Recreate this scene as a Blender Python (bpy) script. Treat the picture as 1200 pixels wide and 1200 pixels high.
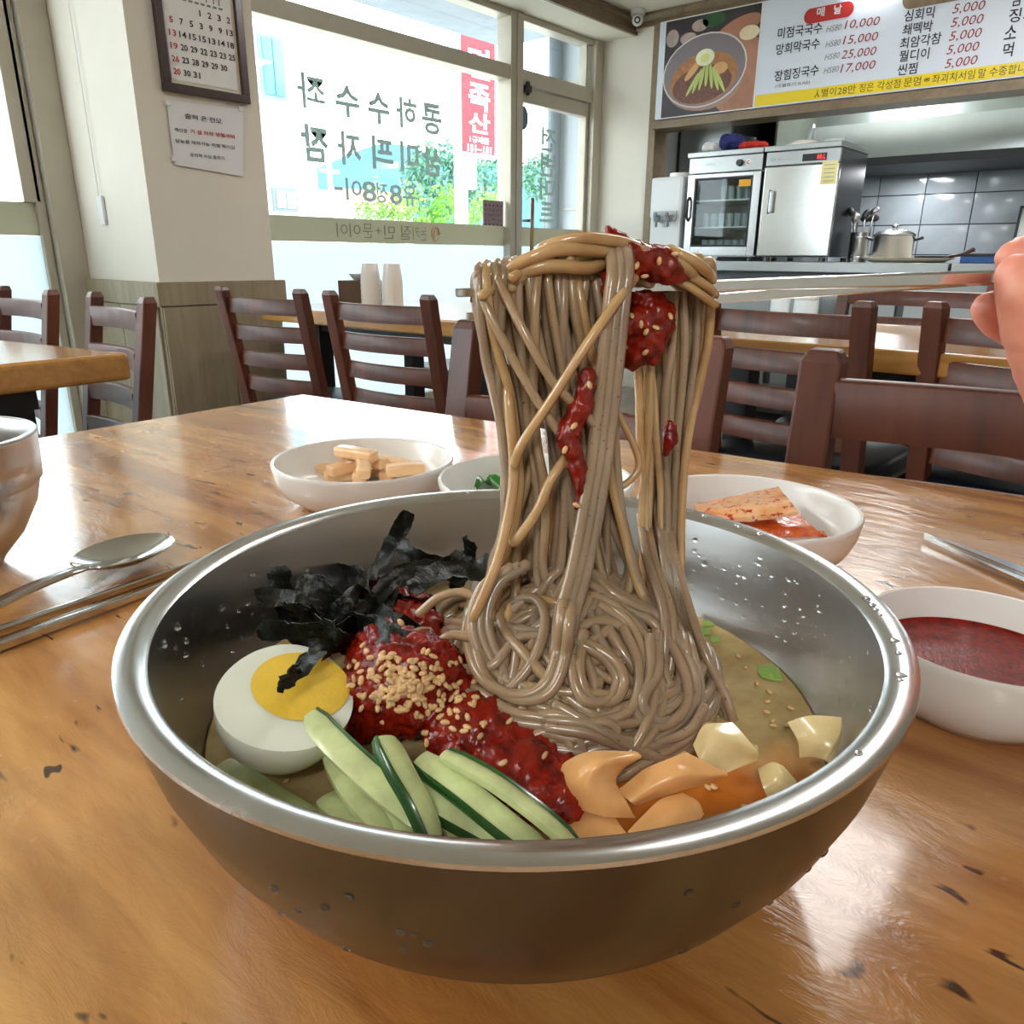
import bpy, bmesh, math, random
from mathutils import Vector, Matrix, noise
random.seed(7)
sc = bpy.context.scene
for o in list(bpy.data.objects): bpy.data.objects.remove(o)

# ------------------------------------------------------------------ camera
FP = 900.0; TH = math.atan(300/900.0); YAW = math.radians(40.2); ROLL = math.radians(0.4); ZC = 0.92
EYE = Vector((0, 0, ZC))
FW = Vector((math.cos(YAW)*math.cos(TH), math.sin(YAW)*math.cos(TH), -math.sin(TH)))
R0 = Vector((math.sin(YAW), -math.cos(YAW), 0)); U0 = R0.cross(FW)
RT = R0*math.cos(ROLL) + U0*math.sin(ROLL); UP = -R0*math.sin(ROLL) + U0*math.cos(ROLL)
cam = bpy.data.cameras.new('camera'); cam.sensor_width = 36; cam.lens = 27.0; cam.clip_start = 0.01; cam.clip_end = 500
camo = bpy.data.objects.new('camera', cam); sc.collection.objects.link(camo)
m3 = Matrix((RT, UP, -FW)).transposed().to_4x4(); m3.translation = EYE; camo.matrix_world = m3
sc.camera = camo
# a photo pixel (1200 frame) turned into a point on a plane of the room
def ray(px, py): return FW + RT*((px-600)/FP) + UP*((600-py)/FP)
def PZ(px, py, z): r = ray(px, py); return EYE + r*((z-ZC)/r.z)
def PX(px, py, x): r = ray(px, py); return EYE + r*(x/r.x)
def PY(px, py, y): r = ray(px, py); return EYE + r*(y/r.y)
FG = Vector((math.cos(YAW), math.sin(YAW), 0))
def PF(px, py, F): r = ray(px, py); return EYE + r*(F/r.dot(FG))

# ------------------------------------------------------------------ world, lamps and added fill lights, exposure
sc.view_settings.view_transform = 'Standard'; sc.view_settings.look = 'None'
sc.view_settings.gamma = 1.0; sc.view_settings.use_curve_mapping = False
sc.view_settings.exposure = 0.42
w = bpy.data.worlds.new('sky'); sc.world = w; w.use_nodes = True
nt = w.node_tree; bg = nt.nodes['Background']
bg.inputs[0].default_value = (0.86, 0.94, 1.0, 1); bg.inputs[1].default_value = 6.5
def area(name, loc, sx, sy, power, color=(1, .97, .92), rot=(0, 0, 0)):
    l = bpy.data.lights.new(name, 'AREA'); l.shape = 'RECTANGLE'; l.size = sx; l.size_y = sy; l.energy = power; l.color = color
    o = bpy.data.objects.new(name, l); sc.collection.objects.link(o); o.location = loc; o.rotation_euler = rot; return o
CEIL = 2.40
LAMPS = [(1.8, .45), (-1.6, -.9), (3.4, .9), (-1.4, 1.7)]  # first one matches the highlight on the table, the rest are added fill
for i, (x, y) in enumerate(LAMPS): area('unseen_ceiling_lamp_light', (x, y, CEIL-.062), 1.1, .28, (7, 28, 22, 26)[i], (1, .985, .96))
for y in (1.5, .3): area('added_hood_fill_light', (5.62, y, 1.44), .5, .12, 9, (.93, .97, 1))  # fill lights added under the hood to brighten the tiles
for y in (1.6, .2): area('added_kitchen_fill_light', (5.25, y, 2.29), .9, .25, 17, (.93, .97, 1)).rotation_euler = (0, 0, 0)  # fill lights added to brighten the kitchen, no fitting is built

# ------------------------------------------------------------------ materials
def lin(c):
    return tuple(((v/255)/12.92 if v/255 <= .04045 else ((v/255+.055)/1.055)**2.4) for v in c)
class N:
    def __init__(s, name):
        s.m = bpy.data.materials.new(name); s.m.use_nodes = True; s.t = s.m.node_tree
        s.b = s.t.nodes['Principled BSDF']; s.out = s.t.nodes['Material Output']
    def n(s, typ, **kw):
        d = s.t.nodes.new('ShaderNode'+typ)
        for k, v in kw.items():
            if k in d.inputs.keys() if isinstance(k, str) else False: d.inputs[k].default_value = v
            else: setattr(d, k, v)
        return d
    def l(s, a, b): s.t.links.new(a, b)
    def coord(s, scale=(1, 1, 1), rot=(0, 0, 0), obj=True):
        c = s.n('TexCoord'); m = s.n('Mapping'); m.inputs['Scale'].default_value = scale; m.inputs['Rotation'].default_value = rot
        s.l(c.outputs['Object'], m.inputs['Vector']); return m.outputs[0]
    def noise(s, vec, scale, detail=3, rough=.5, dist=0):
        d = s.n('TexNoise'); d.inputs['Scale'].default_value = scale; d.inputs['Detail'].default_value = detail
        d.inputs['Roughness'].default_value = rough; d.inputs['Distortion'].default_value = dist
        s.l(vec, d.inputs['Vector']); return d.outputs['Fac']
    def ramp(s, fac, stops):
        r = s.n('ValToRGB'); e = r.color_ramp.elements
        while len(e) < len(stops): e.new(.5)
        for k, (p, c) in enumerate(stops): e[k].position = p; e[k].color = tuple(c)+(1,) if len(c) == 3 else c
        s.l(fac, r.inputs[0]); return r.outputs[0]
    def mix(s, fac, a, b, mode='MIX'):
        d = s.n('Mix'); d.data_type = 'RGBA'; d.blend_type = mode
        for v, i in ((fac, 0), (a, 6), (b, 7)):
            if hasattr(v, 'links') or hasattr(v, 'is_linked'): s.l(v, d.inputs[i])
            else: d.inputs[i].default_value = (tuple(v)+(1,)) if i and len(v) == 3 else v
        return d.outputs[2]
    def bump(s, h, strength=.2, dist=.002, prev=None):
        b = s.n('Bump'); b.inputs['Strength'].default_value = strength; b.inputs['Distance'].default_value = dist
        s.l(h, b.inputs['Height'])
        if prev is not None: s.l(prev, b.inputs['Normal'])
        s.l(b.outputs[0], s.b.inputs['Normal']); return b.outputs[0]
    def set(s, **kw):
        for k, v in kw.items():
            i = s.b.inputs[k.replace('_', ' ')]
            if hasattr(v, 'is_linked'): s.l(v, i)
            else: i.default_value = (tuple(v)+(1,)) if isinstance(v, tuple) and len(v) == 3 and i.type == 'RGBA' else v
        return s
MATS = {}
def mat(name, rgb, rough=.5, metal=0, var=.12, scale=8, bump=.0, bscale=60, coat=0, spec=None, stretch=(1, 1, 1), sss=0, sr=.003):
    if name in MATS: return MATS[name]
    s = N(name); c = lin(rgb); v = s.coord(stretch)
    f = s.noise(v, scale, 4, .6)
    col = s.ramp(f, [(.3, tuple(x*(1-var) for x in c)), (.7, tuple(min(1, x*(1+var)) for x in c))])
    s.set(Base_Color=col, Roughness=rough, Metallic=metal)
    if coat: s.set(Coat_Weight=coat, Coat_Roughness=.08)
    if spec is not None: s.b.inputs['Specular IOR Level'].default_value = spec
    if sss:
        s.b.inputs['Subsurface Weight'].default_value = sss; s.b.inputs['Subsurface Scale'].default_value = sr
        s.b.inputs['Subsurface Radius'].default_value = (1, .6, .4)
    if bump: s.bump(s.noise(v, bscale, 4, .6), bump, .001)
    MATS[name] = s.m; return s.m

def wood_table():
    s = N('varnished_pine')
    v = s.coord((1, .16, 1), (0, 0, math.radians(-7)))
    v1 = s.coord((1, 1, 1))
    big = s.noise(v, 9, 5, .6, 1.2)
    # plank bands running with the grain
    fine = s.noise(v, 85, 4, .65, .4)
    wv = s.n('TexWave'); wv.inputs['Scale'].default_value = 7; wv.inputs['Distortion'].default_value = 9; wv.inputs['Detail'].default_value = 3; wv.inputs['Detail Scale'].default_value = 1.2
    s.l(v, wv.inputs['Vector'])
    c0 = s.ramp(big, [(.34, lin((150, 88, 38))), (.5, lin((198, 136, 70))), (.66, lin((222, 168, 98)))])
    c1 = s.mix(.32, c0, s.ramp(wv.outputs['Fac'], [(0, lin((158, 98, 48))), (.6, lin((216, 162, 96)))]))
    c2 = s.mix(.4, c1, s.ramp(fine, [(.36, (.5, .38, .28)), (.58, (1, 1, 1))]), 'MULTIPLY')
    # knots and dark stains
    kn = s.noise(s.coord((1, .45, 1), (0, 0, .2)), 7.5, 3, .5, 2.2)
    c3 = s.mix(s.ramp(kn, [(.68, (0, 0, 0)), (.79, (1, 1, 1))]), c2, lin((96, 46, 18)))
    # flecks
    # one big dark knot left of the bowl
    kv = s.coord((1, 1, 1)); kd = s.n('VectorMath'); kd.operation = 'DISTANCE'; kp = PZ(478, 672, .74); kd.inputs[1].default_value = (kp.x-.2348, kp.y-.2685, .74)
    ks = s.n('VectorMath'); ks.operation = 'MULTIPLY'; s.l(kv, ks.inputs[0]); ks.inputs[1].default_value = (1, 1, 1); s.l(ks.outputs[0], kd.inputs[0])
    ka = s.n('Math'); ka.operation = 'MULTIPLY_ADD'; s.l(kd.outputs['Value'], ka.inputs[0]); ka.inputs[1].default_value = 13; s.l(big, ka.inputs[2])
    c3 = s.mix(s.ramp(ka.outputs[0], [(.72, (.75, .75, .75)), (.98, (0, 0, 0))]), c3, lin((104, 48, 20)))
    fl = s.noise(s.coord((1, .3, 1), (0, 0, .5)), 125, 2, .5, .5)
    fm = s.ramp(fl, [(.675, (0, 0, 0)), (.72, (1, 1, 1))])
    c4 = s.mix(fm, c3, lin((70, 44, 26)))
    s.set(Base_Color=c4, Roughness=s.ramp(s.noise(v1, 14, 4, .7), [(.3, (.16,)*3), (.7, (.3,)*3)]), Coat_Weight=.9, Coat_Roughness=.1)
    b = s.bump(s.noise(s.coord((1, .35, 1), (0, 0, .7)), 75, 5, .7, .8), .55, .0013)
    s.bump(s.noise(v1, 12, 3, .5), .22, .006, b)
    s.bump(fm, -.3, .001, s.b.inputs['Normal'].links[0].from_socket)
    return s.m
def wood(name, a, b, scale=10, rough=.3, coat=.3, stretch=(1, 1, .12), bump=.12):
    if name in MATS: return MATS[name]
    s = N(name); v = s.coord(stretch)
    f = s.noise(v, scale, 5, .62, 1.0); g = s.noise(v, scale*9, 3, .6, .3)
    c = s.mix(.35, s.ramp(f, [(.3, lin(a)), (.7, lin(b))]), s.ramp(g, [(.35, (.55, .5, .45)), (.6, (1, 1, 1))]), 'MULTIPLY')
    s.set(Base_Color=c, Roughness=rough, Coat_Weight=coat, Coat_Roughness=.15); s.bump(g, bump, .001)
    MATS[name] = s.m; return s.m
def steel(name, rgb=(190, 190, 192), rough=.27, stretch=(1, 1, 1), sc_=40, bump=.012, var=.04):
    if name in MATS: return MATS[name]
    s = N(name); v = s.coord(stretch); f = s.noise(v, sc_, 4, .6); c = lin(rgb)
    g = s.noise(s.coord(), 9, 4, .6)
    s.set(Base_Color=s.ramp(g, [(.3, tuple(x*(1-var) for x in c)), (.7, tuple(min(1, x*(1+var)) for x in c))]), Metallic=1.0,
          Roughness=s.ramp(f, [(.25, (rough*.75,)*3), (.75, (rough*1.3,)*3)]) if bump > .03 else rough)
    if bump > .03: s.bump(f, bump, .0006)
    MATS[name] = s.m; return s.m
def glassm(name, tint=(.97, .99, .98), gloss=.07):
    s = N(name); t = s.n('BsdfTransparent'); g = s.n('BsdfGlossy'); m = s.n('MixShader')
    t.inputs[0].default_value = tint+(1,); g.inputs[1].default_value = .02; m.inputs[0].default_value = gloss
    s.l(t.outputs[0], m.inputs[1]); s.l(g.outputs[0], m.inputs[2]); s.l(m.outputs[0], s.out.inputs[0])
    MATS[name] = s.m; return s.m
def frostm(name, rgb, trans, diffuse=.25):
    s = N(name); a = s.n('BsdfTranslucent'); d = s.n('BsdfDiffuse'); m = s.n('MixShader'); t = s.n('BsdfTransparent'); m2 = s.n('MixShader')
    c = s.ramp(s.noise(s.coord(), 1.3, 2), [(.3, tuple(x*.93 for x in lin(rgb))), (.7, lin(rgb))])
    s.l(c, a.inputs[0]); s.l(c, d.inputs[0]); m.inputs[0].default_value = diffuse
    s.l(a.outputs[0], m.inputs[1]); s.l(d.outputs[0], m.inputs[2]); m2.inputs[0].default_value = trans
    s.l(m.outputs[0], m2.inputs[1]); s.l(t.outputs[0], m2.inputs[2]); s.l(m2.outputs[0], s.out.inputs[0])
    MATS[name] = s.m; return s.m
M_TABLE = wood_table()
M_TOP2 = wood('honey_table_top', (170, 112, 48), (214, 162, 92), 7, .2, .5, (1, .15, 1))
M_CHAIR = wood('chair_wood', (72, 35, 23), (114, 60, 40), 9, .4, .08)
M_SEAT = mat('black_vinyl', (22, 24, 30), .32, var=.2, bump=.1, bscale=220)
M_BLACK = mat('black_metal', (22, 24, 26), .4)
M_WALL = mat('cream_plaster', (226, 220, 208), .75, var=.03, scale=3, bump=.12, bscale=90)
M_CEIL = mat('ceiling_white', (226, 221, 204), .8, var=.02, scale=2)
M_TRIM = wood('olive_brown_trim', (120, 100, 76), (140, 120, 92), 4, .45, .1, (1, 1, 1), .03)
M_WAIN = wood('grey_brown_wainscot', (144, 130, 106), (170, 156, 130), 5, .5, .1, (1, 1, .1), .05)
M_ALU = mat('beige_aluminium', (186, 178, 162), .38, .15, var=.05)
M_FLOOR = wood('floor_vinyl', (120, 104, 90), (158, 142, 126), 4, .35, .1, (.12, 1, 1), .04)
M_STEEL = steel('brushed_steel')
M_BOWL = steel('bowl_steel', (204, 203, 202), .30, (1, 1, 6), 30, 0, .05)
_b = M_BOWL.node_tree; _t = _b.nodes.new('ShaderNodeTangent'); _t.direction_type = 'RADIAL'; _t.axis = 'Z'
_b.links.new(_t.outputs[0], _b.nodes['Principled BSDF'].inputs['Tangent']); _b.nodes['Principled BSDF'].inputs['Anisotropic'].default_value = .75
M_BOWLSHADE = steel('bowl_steel_painted_shade', (106, 110, 118), .27, (1, 1, 6), 30, 0, .06)  # darker copy of the bowl steel, dark reflection of the viewer put into its colour
M_CUTL = steel('cutlery_steel', (205, 203, 202), .13, bump=.02)
M_WHITE = mat('white_melamine', (240, 238, 234), .22, var=.015, coat=.3)
M_PLAST = mat('white_plastic', (226, 230, 232), .3, var=.02)
M_GLASS = glassm('window_glass'); M_CABGLASS = glassm('cabinet_glass', (.8, .85, .85), .03)
M_FROST = frostm('frosted_film', (214, 223, 226), .06); M_BAND = frostm('frosted_band_film', (168, 163, 146), .05, .35)
M_LET = frostm('vinyl_letter_green_grey', (112, 124, 116), 0, .5)
M_INK = mat('black_ink', (32, 34, 38), .6, var=.05); M_RED = mat('red_ink', (186, 40, 34), .5, var=.05); M_DKRED = mat('dark_red_ink', (150, 44, 46), .5, var=.05)
M_GREY = mat('grey_ink', (130, 132, 136), .6, var=.05)

# ------------------------------------------------------------------ mesh helpers
class MB:
    def __init__(s): s.v = []; s.f = []
    def add(s, vs, fs):
        b = len(s.v); s.v += [tuple(x) for x in vs]; s.f += [tuple(i+b for i in f) for f in fs]; return s
    def box(s, c, d, R=None, ch=0):
        hx, hy, hz = d[0]/2, d[1]/2, d[2]/2
        if ch <= 0:
            vs = [(x*hx, y*hy, z*hz) for z in (-1, 1) for x, y in ((-1, -1), (1, -1), (1, 1), (-1, 1))]
            fs = [(3, 2, 1, 0), (4, 5, 6, 7), (0, 1, 5, 4), (1, 2, 6, 5), (2, 3, 7, 6), (3, 0, 4, 7)]
        else:
            bm = bmesh.new(); bmesh.ops.create_cube(bm, size=1)
            for v in bm.verts: v.co = Vector((v.co.x*d[0], v.co.y*d[1], v.co.z*d[2]))
            bmesh.ops.bevel(bm, geom=list(bm.edges), offset=ch, segments=2, affect='EDGES', profile=.7)
            bm.verts.index_update(); vs = [v.co.copy() for v in bm.verts]; fs = [tuple(v.index for v in f.verts) for f in bm.faces]; bm.free()
        vs = [Vector(v) for v in vs]
        if R is not None: vs = [R @ v for v in vs]
        return s.add([v+Vector(c) for v in vs], fs)
    def bb(s, lo, hi, ch=0):
        return s.box([(a+b)/2 for a, b in zip(lo, hi)], [abs(b-a) for a, b in zip(lo, hi)], None, ch)
    def tube(s, pts, r, n=8, cap=True):
        pts = [Vector(p) for p in pts]; m = len(pts)
        rs = r if isinstance(r, (list, tuple)) else [r]*m
        t = (pts[1]-pts[0]).normalized(); u = t.orthogonal().normalized(); vs = []; fs = []
        for i, p in enumerate(pts):
            t2 = (pts[min(i+1, m-1)]-pts[max(i-1, 0)])
            if t2.length > 1e-9:
                t2.normalize(); u = (u - t2*u.dot(t2))
                u = u.normalized() if u.length > 1e-6 else t2.orthogonal().normalized(); t = t2
            w_ = t.cross(u)
            for k in range(n):
                a = 2*math.pi*k/n; vs.append(p+(u*math.cos(a)+w_*math.sin(a))*rs[i])
        for i in range(m-1):
            for k in range(n):
                k2 = (k+1) % n; fs.append((i*n+k, i*n+k2, (i+1)*n+k2, (i+1)*n+k))
        if cap:
            d0 = (pts[0]-pts[1]).normalized()*rs[0]*.7; d1 = (pts[-1]-pts[-2]).normalized()*rs[-1]*.7
            a = len(vs); vs += [pts[0]+d0, pts[-1]+d1]
            for k in range(n): fs.append((a, (k+1) % n, k)); fs.append((a+1, (m-1)*n+k, (m-1)*n+(k+1) % n))
        return s.add(vs, fs)
    def lathe(s, prof, n=48, c=(0, 0, 0), R=None, closed=False):
        vs = []; fs = []; m = len(prof)
        for (r, z) in prof:
            for k in range(n):
                a = 2*math.pi*k/n; v = Vector((r*math.cos(a), r*math.sin(a), z)); vs.append((R @ v if R else v)+Vector(c))
        for i in range(m-1 if not closed else m):
            for k in range(n):
                k2 = (k+1) % n; j = (i+1) % m; fs.append((i*n+k, i*n+k2, j*n+k2, j*n+k))
        return s.add(vs, fs)
    def cyl(s, c, r, h, n=20, r2=None): # c = base centre
        r2 = r if r2 is None else r2
        return s.lathe([(0, 0), (r, 0), (r2, h), (0, h)], n, c)
    def sweep(s, pts, sec, up=(0, 0, 1), widths=None, twist=None):
        pts = [Vector(p) for p in pts]; n = len(sec); m = len(pts); vs = []; fs = []
        for i, p in enumerate(pts):
            t = (pts[min(i+1, m-1)]-pts[max(i-1, 0)]).normalized(); U = Vector(up); side = t.cross(U)
            side = side.normalized() if side.length > 1e-5 else t.orthogonal().normalized(); nn = side.cross(t)
            if twist: q = Matrix.Rotation(twist[i], 3, t); side = q @ side; nn = q @ nn
            k_ = widths[i] if widths else 1
            for a, b in sec: vs.append(p+side*a*k_+nn*b*(k_ if widths else 1))
        for i in range(m-1):
            for k in range(n): k2 = (k+1) % n; fs.append((i*n+k, i*n+k2, (i+1)*n+k2, (i+1)*n+k))
        fs.append(tuple(range(n-1, -1, -1))); fs.append(tuple((m-1)*n+k for k in range(n)))
        return s.add(vs, fs)
    def grid(s, P, thick=0, closed=False):
        # P[i][j] points; optional thickness downwards along the local normal
        a, b = len(P), len(P[0]); vs = [Vector(p) for r in P for p in r]; fs = []
        for i in range(a-1):
            for j in range(b-1): fs.append((i*b+j, i*b+j+1, (i+1)*b+j+1, (i+1)*b+j))
        if thick:
            nv = []
            for i in range(a):
                for j in range(b):
                    d1 = vs[min(i+1, a-1)*b+j]-vs[max(i-1, 0)*b+j]; d2 = vs[i*b+min(j+1, b-1)]-vs[i*b+max(j-1, 0)]
                    nn = d2.cross(d1); nn = nn.normalized() if nn.length > 1e-12 else Vector((0, 0, 1)); nv.append(vs[i*b+j]+nn*thick)
            o = len(vs); vs += nv; fs = [tuple(f) for f in fs]+[tuple(x+o for x in reversed(f)) for f in fs]
            ring = [(0, j) for j in range(b)]+[(i, b-1) for i in range(1, a)]+[(a-1, j) for j in range(b-2, -1, -1)]+[(i, 0) for i in range(a-2, 0, -1)]
            idx = [i*b+j for i, j in ring]
            for k in range(len(idx)): x, y = idx[k], idx[(k+1) % len(idx)]; fs.append((y, x, x+o, y+o))
        return s.add(vs, fs)
    def prism(s, poly, z0, z1):
        n = len(poly); vs = [(x, y, z0) for x, y in poly]+[(x, y, z1) for x, y in poly]
        fs = [tuple(range(n-1, -1, -1)), tuple(range(n, 2*n))]+[(k, (k+1) % n, n+(k+1) % n, n+k) for k in range(n)]
        return s.add(vs, fs)
    def quad(s, a, b, c, d): return s.add([a, b, c, d], [(0, 1, 2, 3)])
def catmull(pts, per=8):
    P = [Vector(p) for p in pts]; P = [P[0]*2-P[1]]+P+[P[-1]*2-P[-2]]; out = []
    for i in range(1, len(P)-2):
        a, b, c, d = P[i-1:i+3]
        for k in range(per):
            t = k/per; out.append(.5*((2*b)+(c-a)*t+(2*a-5*b+4*c-d)*t*t+(3*b-a-3*c+d)*t**3))
    out.append(P[-2]); return out
def link(name, me, m, parent=None, smooth=True, ang=55):
    me.materials.append(m) if not me.materials else None
    if smooth:
        me.polygons.foreach_set('use_smooth', [True]*len(me.polygons))
        try: me.set_sharp_from_angle(angle=math.radians(ang))
        except Exception: pass
    o = bpy.data.objects.new(name, me); sc.collection.objects.link(o)
    if parent: o.parent = parent
    if parent and ('lettering' in name or name in ('numbers', 'sunday_numbers', 'prices', 'small_print', 'sticker_print')): o['kind'] = 'stuff'
    return o
def obj(name, mb, m, parent=None, smooth=True, wparent=False):
    # wparent: vertices were given in room coordinates, parent is an unrotated empty
    vs = mb.v
    if wparent and parent: 
        L = parent.location if not parent.parent else parent.location+parent.parent.location
        vs = [tuple(Vector(v)-L) for v in vs]
    me = bpy.data.meshes.new(name); me.from_pydata(vs, [], mb.f); me.validate(); me.update()
    return link(name, me, m, parent, smooth)
def tag(o, label=None, cat=None, group=None, kind=None):
    if label: o['label'] = label
    if cat: o['category'] = cat
    if group: o['group'] = group
    if kind: o['kind'] = kind
    return o
def thing(name, label, cat, loc=(0, 0, 0), rz=0, group=None):
    o = bpy.data.objects.new(name, None); sc.collection.objects.link(o); o.location = loc; o.rotation_euler = (0, 0, rz)
    o.empty_display_size = .02; return tag(o, label, cat, group)
def struct(name, mb, m, parent=None, smooth=False):
    o = obj(name, mb, m, parent, smooth)
    if not parent: o['kind'] = 'structure'
    return o
def copy_tree(o, parent=None):
    c = o.copy(); sc.collection.objects.link(c); c.parent = parent
    for ch in list(o.children): copy_tree(ch, c)
    return c
def centered(name, mb, m, label, cat, group=None, kind=None, smooth=True):
    # one-mesh thing with its origin at the bottom centre
    xs = [v[0] for v in mb.v]; ys = [v[1] for v in mb.v]; zs = [v[2] for v in mb.v]
    c = Vector(((min(xs)+max(xs))/2, (min(ys)+max(ys))/2, min(zs)))
    mb.v = [tuple(Vector(v)-c) for v in mb.v]
    o = obj(name, mb, m, None, smooth); o.location = c; return tag(o, label, cat, group, kind)
def remesh(mb, voxel, smooth=6, disp=0, dscale=200):
    me = bpy.data.meshes.new('tmp'); me.from_pydata(mb.v, [], mb.f); me.update()
    o = bpy.data.objects.new('tmp', me); sc.collection.objects.link(o)
    md = o.modifiers.new('r', 'REMESH'); md.mode = 'VOXEL'; md.voxel_size = voxel
    if smooth: s_ = o.modifiers.new('s', 'SMOOTH'); s_.iterations = smooth; s_.factor = .6
    dg = bpy.context.evaluated_depsgraph_get(); r = bpy.data.meshes.new_from_object(o.evaluated_get(dg))
    out = MB(); out.v = [tuple(v.co) for v in r.vertices]; out.f = [tuple(p.vertices) for p in r.polygons]
    if disp:
        ns = [v.normal.copy() for v in r.vertices]
        out.v = [tuple(Vector(v)+n*disp*noise.fractal(Vector(v)*dscale, .8, 2, 3)) for v, n in zip(out.v, ns)]
    bpy.data.objects.remove(o); return out
def ellipsoid(mb, c, r, R=None, n=12, m=8):
    prof = [(math.sin(math.pi*i/m), -math.cos(math.pi*i/m)) for i in range(m+1)]
    vs = []; fs = []
    for (a, z) in prof:
        for k in range(n):
            t = 2*math.pi*k/n; v = Vector((a*math.cos(t)*r[0], a*math.sin(t)*r[1], z*r[2])); vs.append((R @ v if R else v)+Vector(c))
    for i in range(m):
        for k in range(n): k2 = (k+1) % n; fs.append((i*n+k, i*n+k2, (i+1)*n+k2, (i+1)*n+k))
    return mb.add(vs, fs)
TCACHE = {}
def glyphs(s, bold=0):
    if (s, bold) in TCACHE: return TCACHE[(s, bold)]
    c = bpy.data.curves.new('t', 'FONT'); c.body = s; c.size = 1; c.offset = bold; c.resolution_u = 2
    o = bpy.data.objects.new('t', c); sc.collection.objects.link(o)
    dg = bpy.context.evaluated_depsgraph_get(); me = bpy.data.meshes.new_from_object(o.evaluated_get(dg))
    vs = [(v.co.x, v.co.y) for v in me.vertices]; fs = [tuple(p.vertices) for p in me.polygons]
    bpy.data.objects.remove(o); TCACHE[(s, bold)] = (vs, fs); return vs, fs
def text(mb, s, o, u, v, w_, h, mirror=False, bold=0, keep=None, shear=0):
    """glyph mesh fitted in a box: o = lower left corner, u/v unit vectors, width, height"""
    vs, fs = glyphs(s, bold)
    if not vs: return mb
    x0 = min(p[0] for p in vs); x1 = max(p[0] for p in vs); y0 = min(p[1] for p in vs); y1 = max(p[1] for p in vs)
    if w_ is None: w_ = h*(x1-x0)/(y1-y0)
    out = []
    for x, y in vs:
        a = (x-x0)/(x1-x0); b = (y-y0)/max(1e-6, (y1-y0))
        if mirror: a = 1-a
        out.append(Vector(o)+u*(a*w_+shear*b*h)+v*(b*h))
    return mb.add(out, [f[::-1] for f in fs] if mirror else fs)
VZ = Vector((0, 0, 1))
# ------------------------------------------------------------------ room shell
WY = 3.42; KX = 4.90; XL = -6.0; YB = -2.6; SOF = 2.29
struct('floor', MB().bb((XL-.1, YB-.1, -.1), (6.2, WY+.1, 0)), M_FLOOR)
struct('ceiling', MB().bb((XL-.1, YB-.1, CEIL), (6.2, WY+.1, CEIL+.1)), M_CEIL)
struct('wall_left', MB().bb((XL-.12, YB-.1, 0), (XL, WY+.12, CEIL)), M_WALL)
struct('wall_back', MB().bb((XL-.1, YB-.12, 0), (6.2, YB, CEIL)), M_WALL)
struct('wall_window', MB().bb((XL, WY-.04, SOF), (KX, WY+.1, CEIL)).bb((XL, WY-.04, 0), (KX, WY+.1, .10)), M_WALL)
o = struct('ceiling_soffit', MB().bb((XL, 3.12, SOF), (KX, WY-.041, CEIL-.001)), M_CEIL)
# moulding along the soffit and along the kitchen wall
tr = MB(); yy = 3.12
sec = [(0, 0), (-.022, 0), (-.022, .022), (-.012, .028), (-.012, .07), (-.03, .082), (-.03, .105), (0, .105)]
tr.add([(XL, yy+a, SOF+b) for a, b in sec]+[(KX, yy+a, SOF+b) for a, b in sec], [(k, (k+1) % 8, 8+(k+1) % 8, 8+k) for k in range(8)])
struct('trim_1', tr, M_TRIM)
tr = MB(); sec = [(0, 0), (-.02, 0), (-.02, .03), (-.04, .055), (-.04, .072), (0, .072)]
tr.add([(KX+a, YB, 2.327+b) for a, b in sec]+[(KX+a, 3.09, 2.327+b) for a, b in sec], [(k, k+6, (k+1) % 6+6, (k+1) % 6) for k in range(6)])
struct('trim_2', tr, M_TRIM)
struct('wall_right', MB().bb((KX, 2.95, 0), (KX+.12, WY, CEIL)).bb((KX, YB, 1.755), (KX+.12, 2.95, CEIL)), M_WALL)
# trim round the kitchen opening: jamb and the header frame below the menu
struct('trim_3', MB().bb((KX-.03, 2.905, 0), (KX+.13, 2.955, 2.327)), M_TRIM)
struct('trim_4', MB().bb((KX-.075, YB, 1.712), (KX+.13, 2.905, 1.752)).bb((KX-.05, YB, 1.752), (KX, 2.905, 1.764)), M_TRIM)
# kitchen shell
KB = 6.05
struct('wall_kitchen_left', MB().bb((KX+.12, 2.96, 0), (KB, 3.06, CEIL)), mat('kitchen_side_wall', (120, 122, 118), .6))
kw = struct('wall_kitchen', MB().bb((KB, YB, 0), (KB+.1, 3.06, CEIL)), mat('tile_grout', (46, 50, 54), .8))
M_TILE = mat('grey_wall_tile', (132, 138, 142), .16, var=.08, scale=5, coat=.3)
gy = PX(1082, 240, KB-.01).y; gz = PX(1110, 263, KB-.01).z; tw, thh = .297, .192
tile = None
for i in range(-7, 6):
    for j in range(-2, 2):
        y0 = gy+i*tw
        if y0+tw > 2.9: continue
        z0 = gz+j*thh
        if tile is None:
            tile = obj('tile', MB().box((0, 0, 0), (.012, tw-.006, thh-.006), None, .002), M_TILE, kw); t = tile
        else:
            t = tile.copy(); sc.collection.objects.link(t)
        t.location = (KB-.005+random.uniform(-.0006, .0006), y0+tw/2, z0+thh/2)
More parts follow.
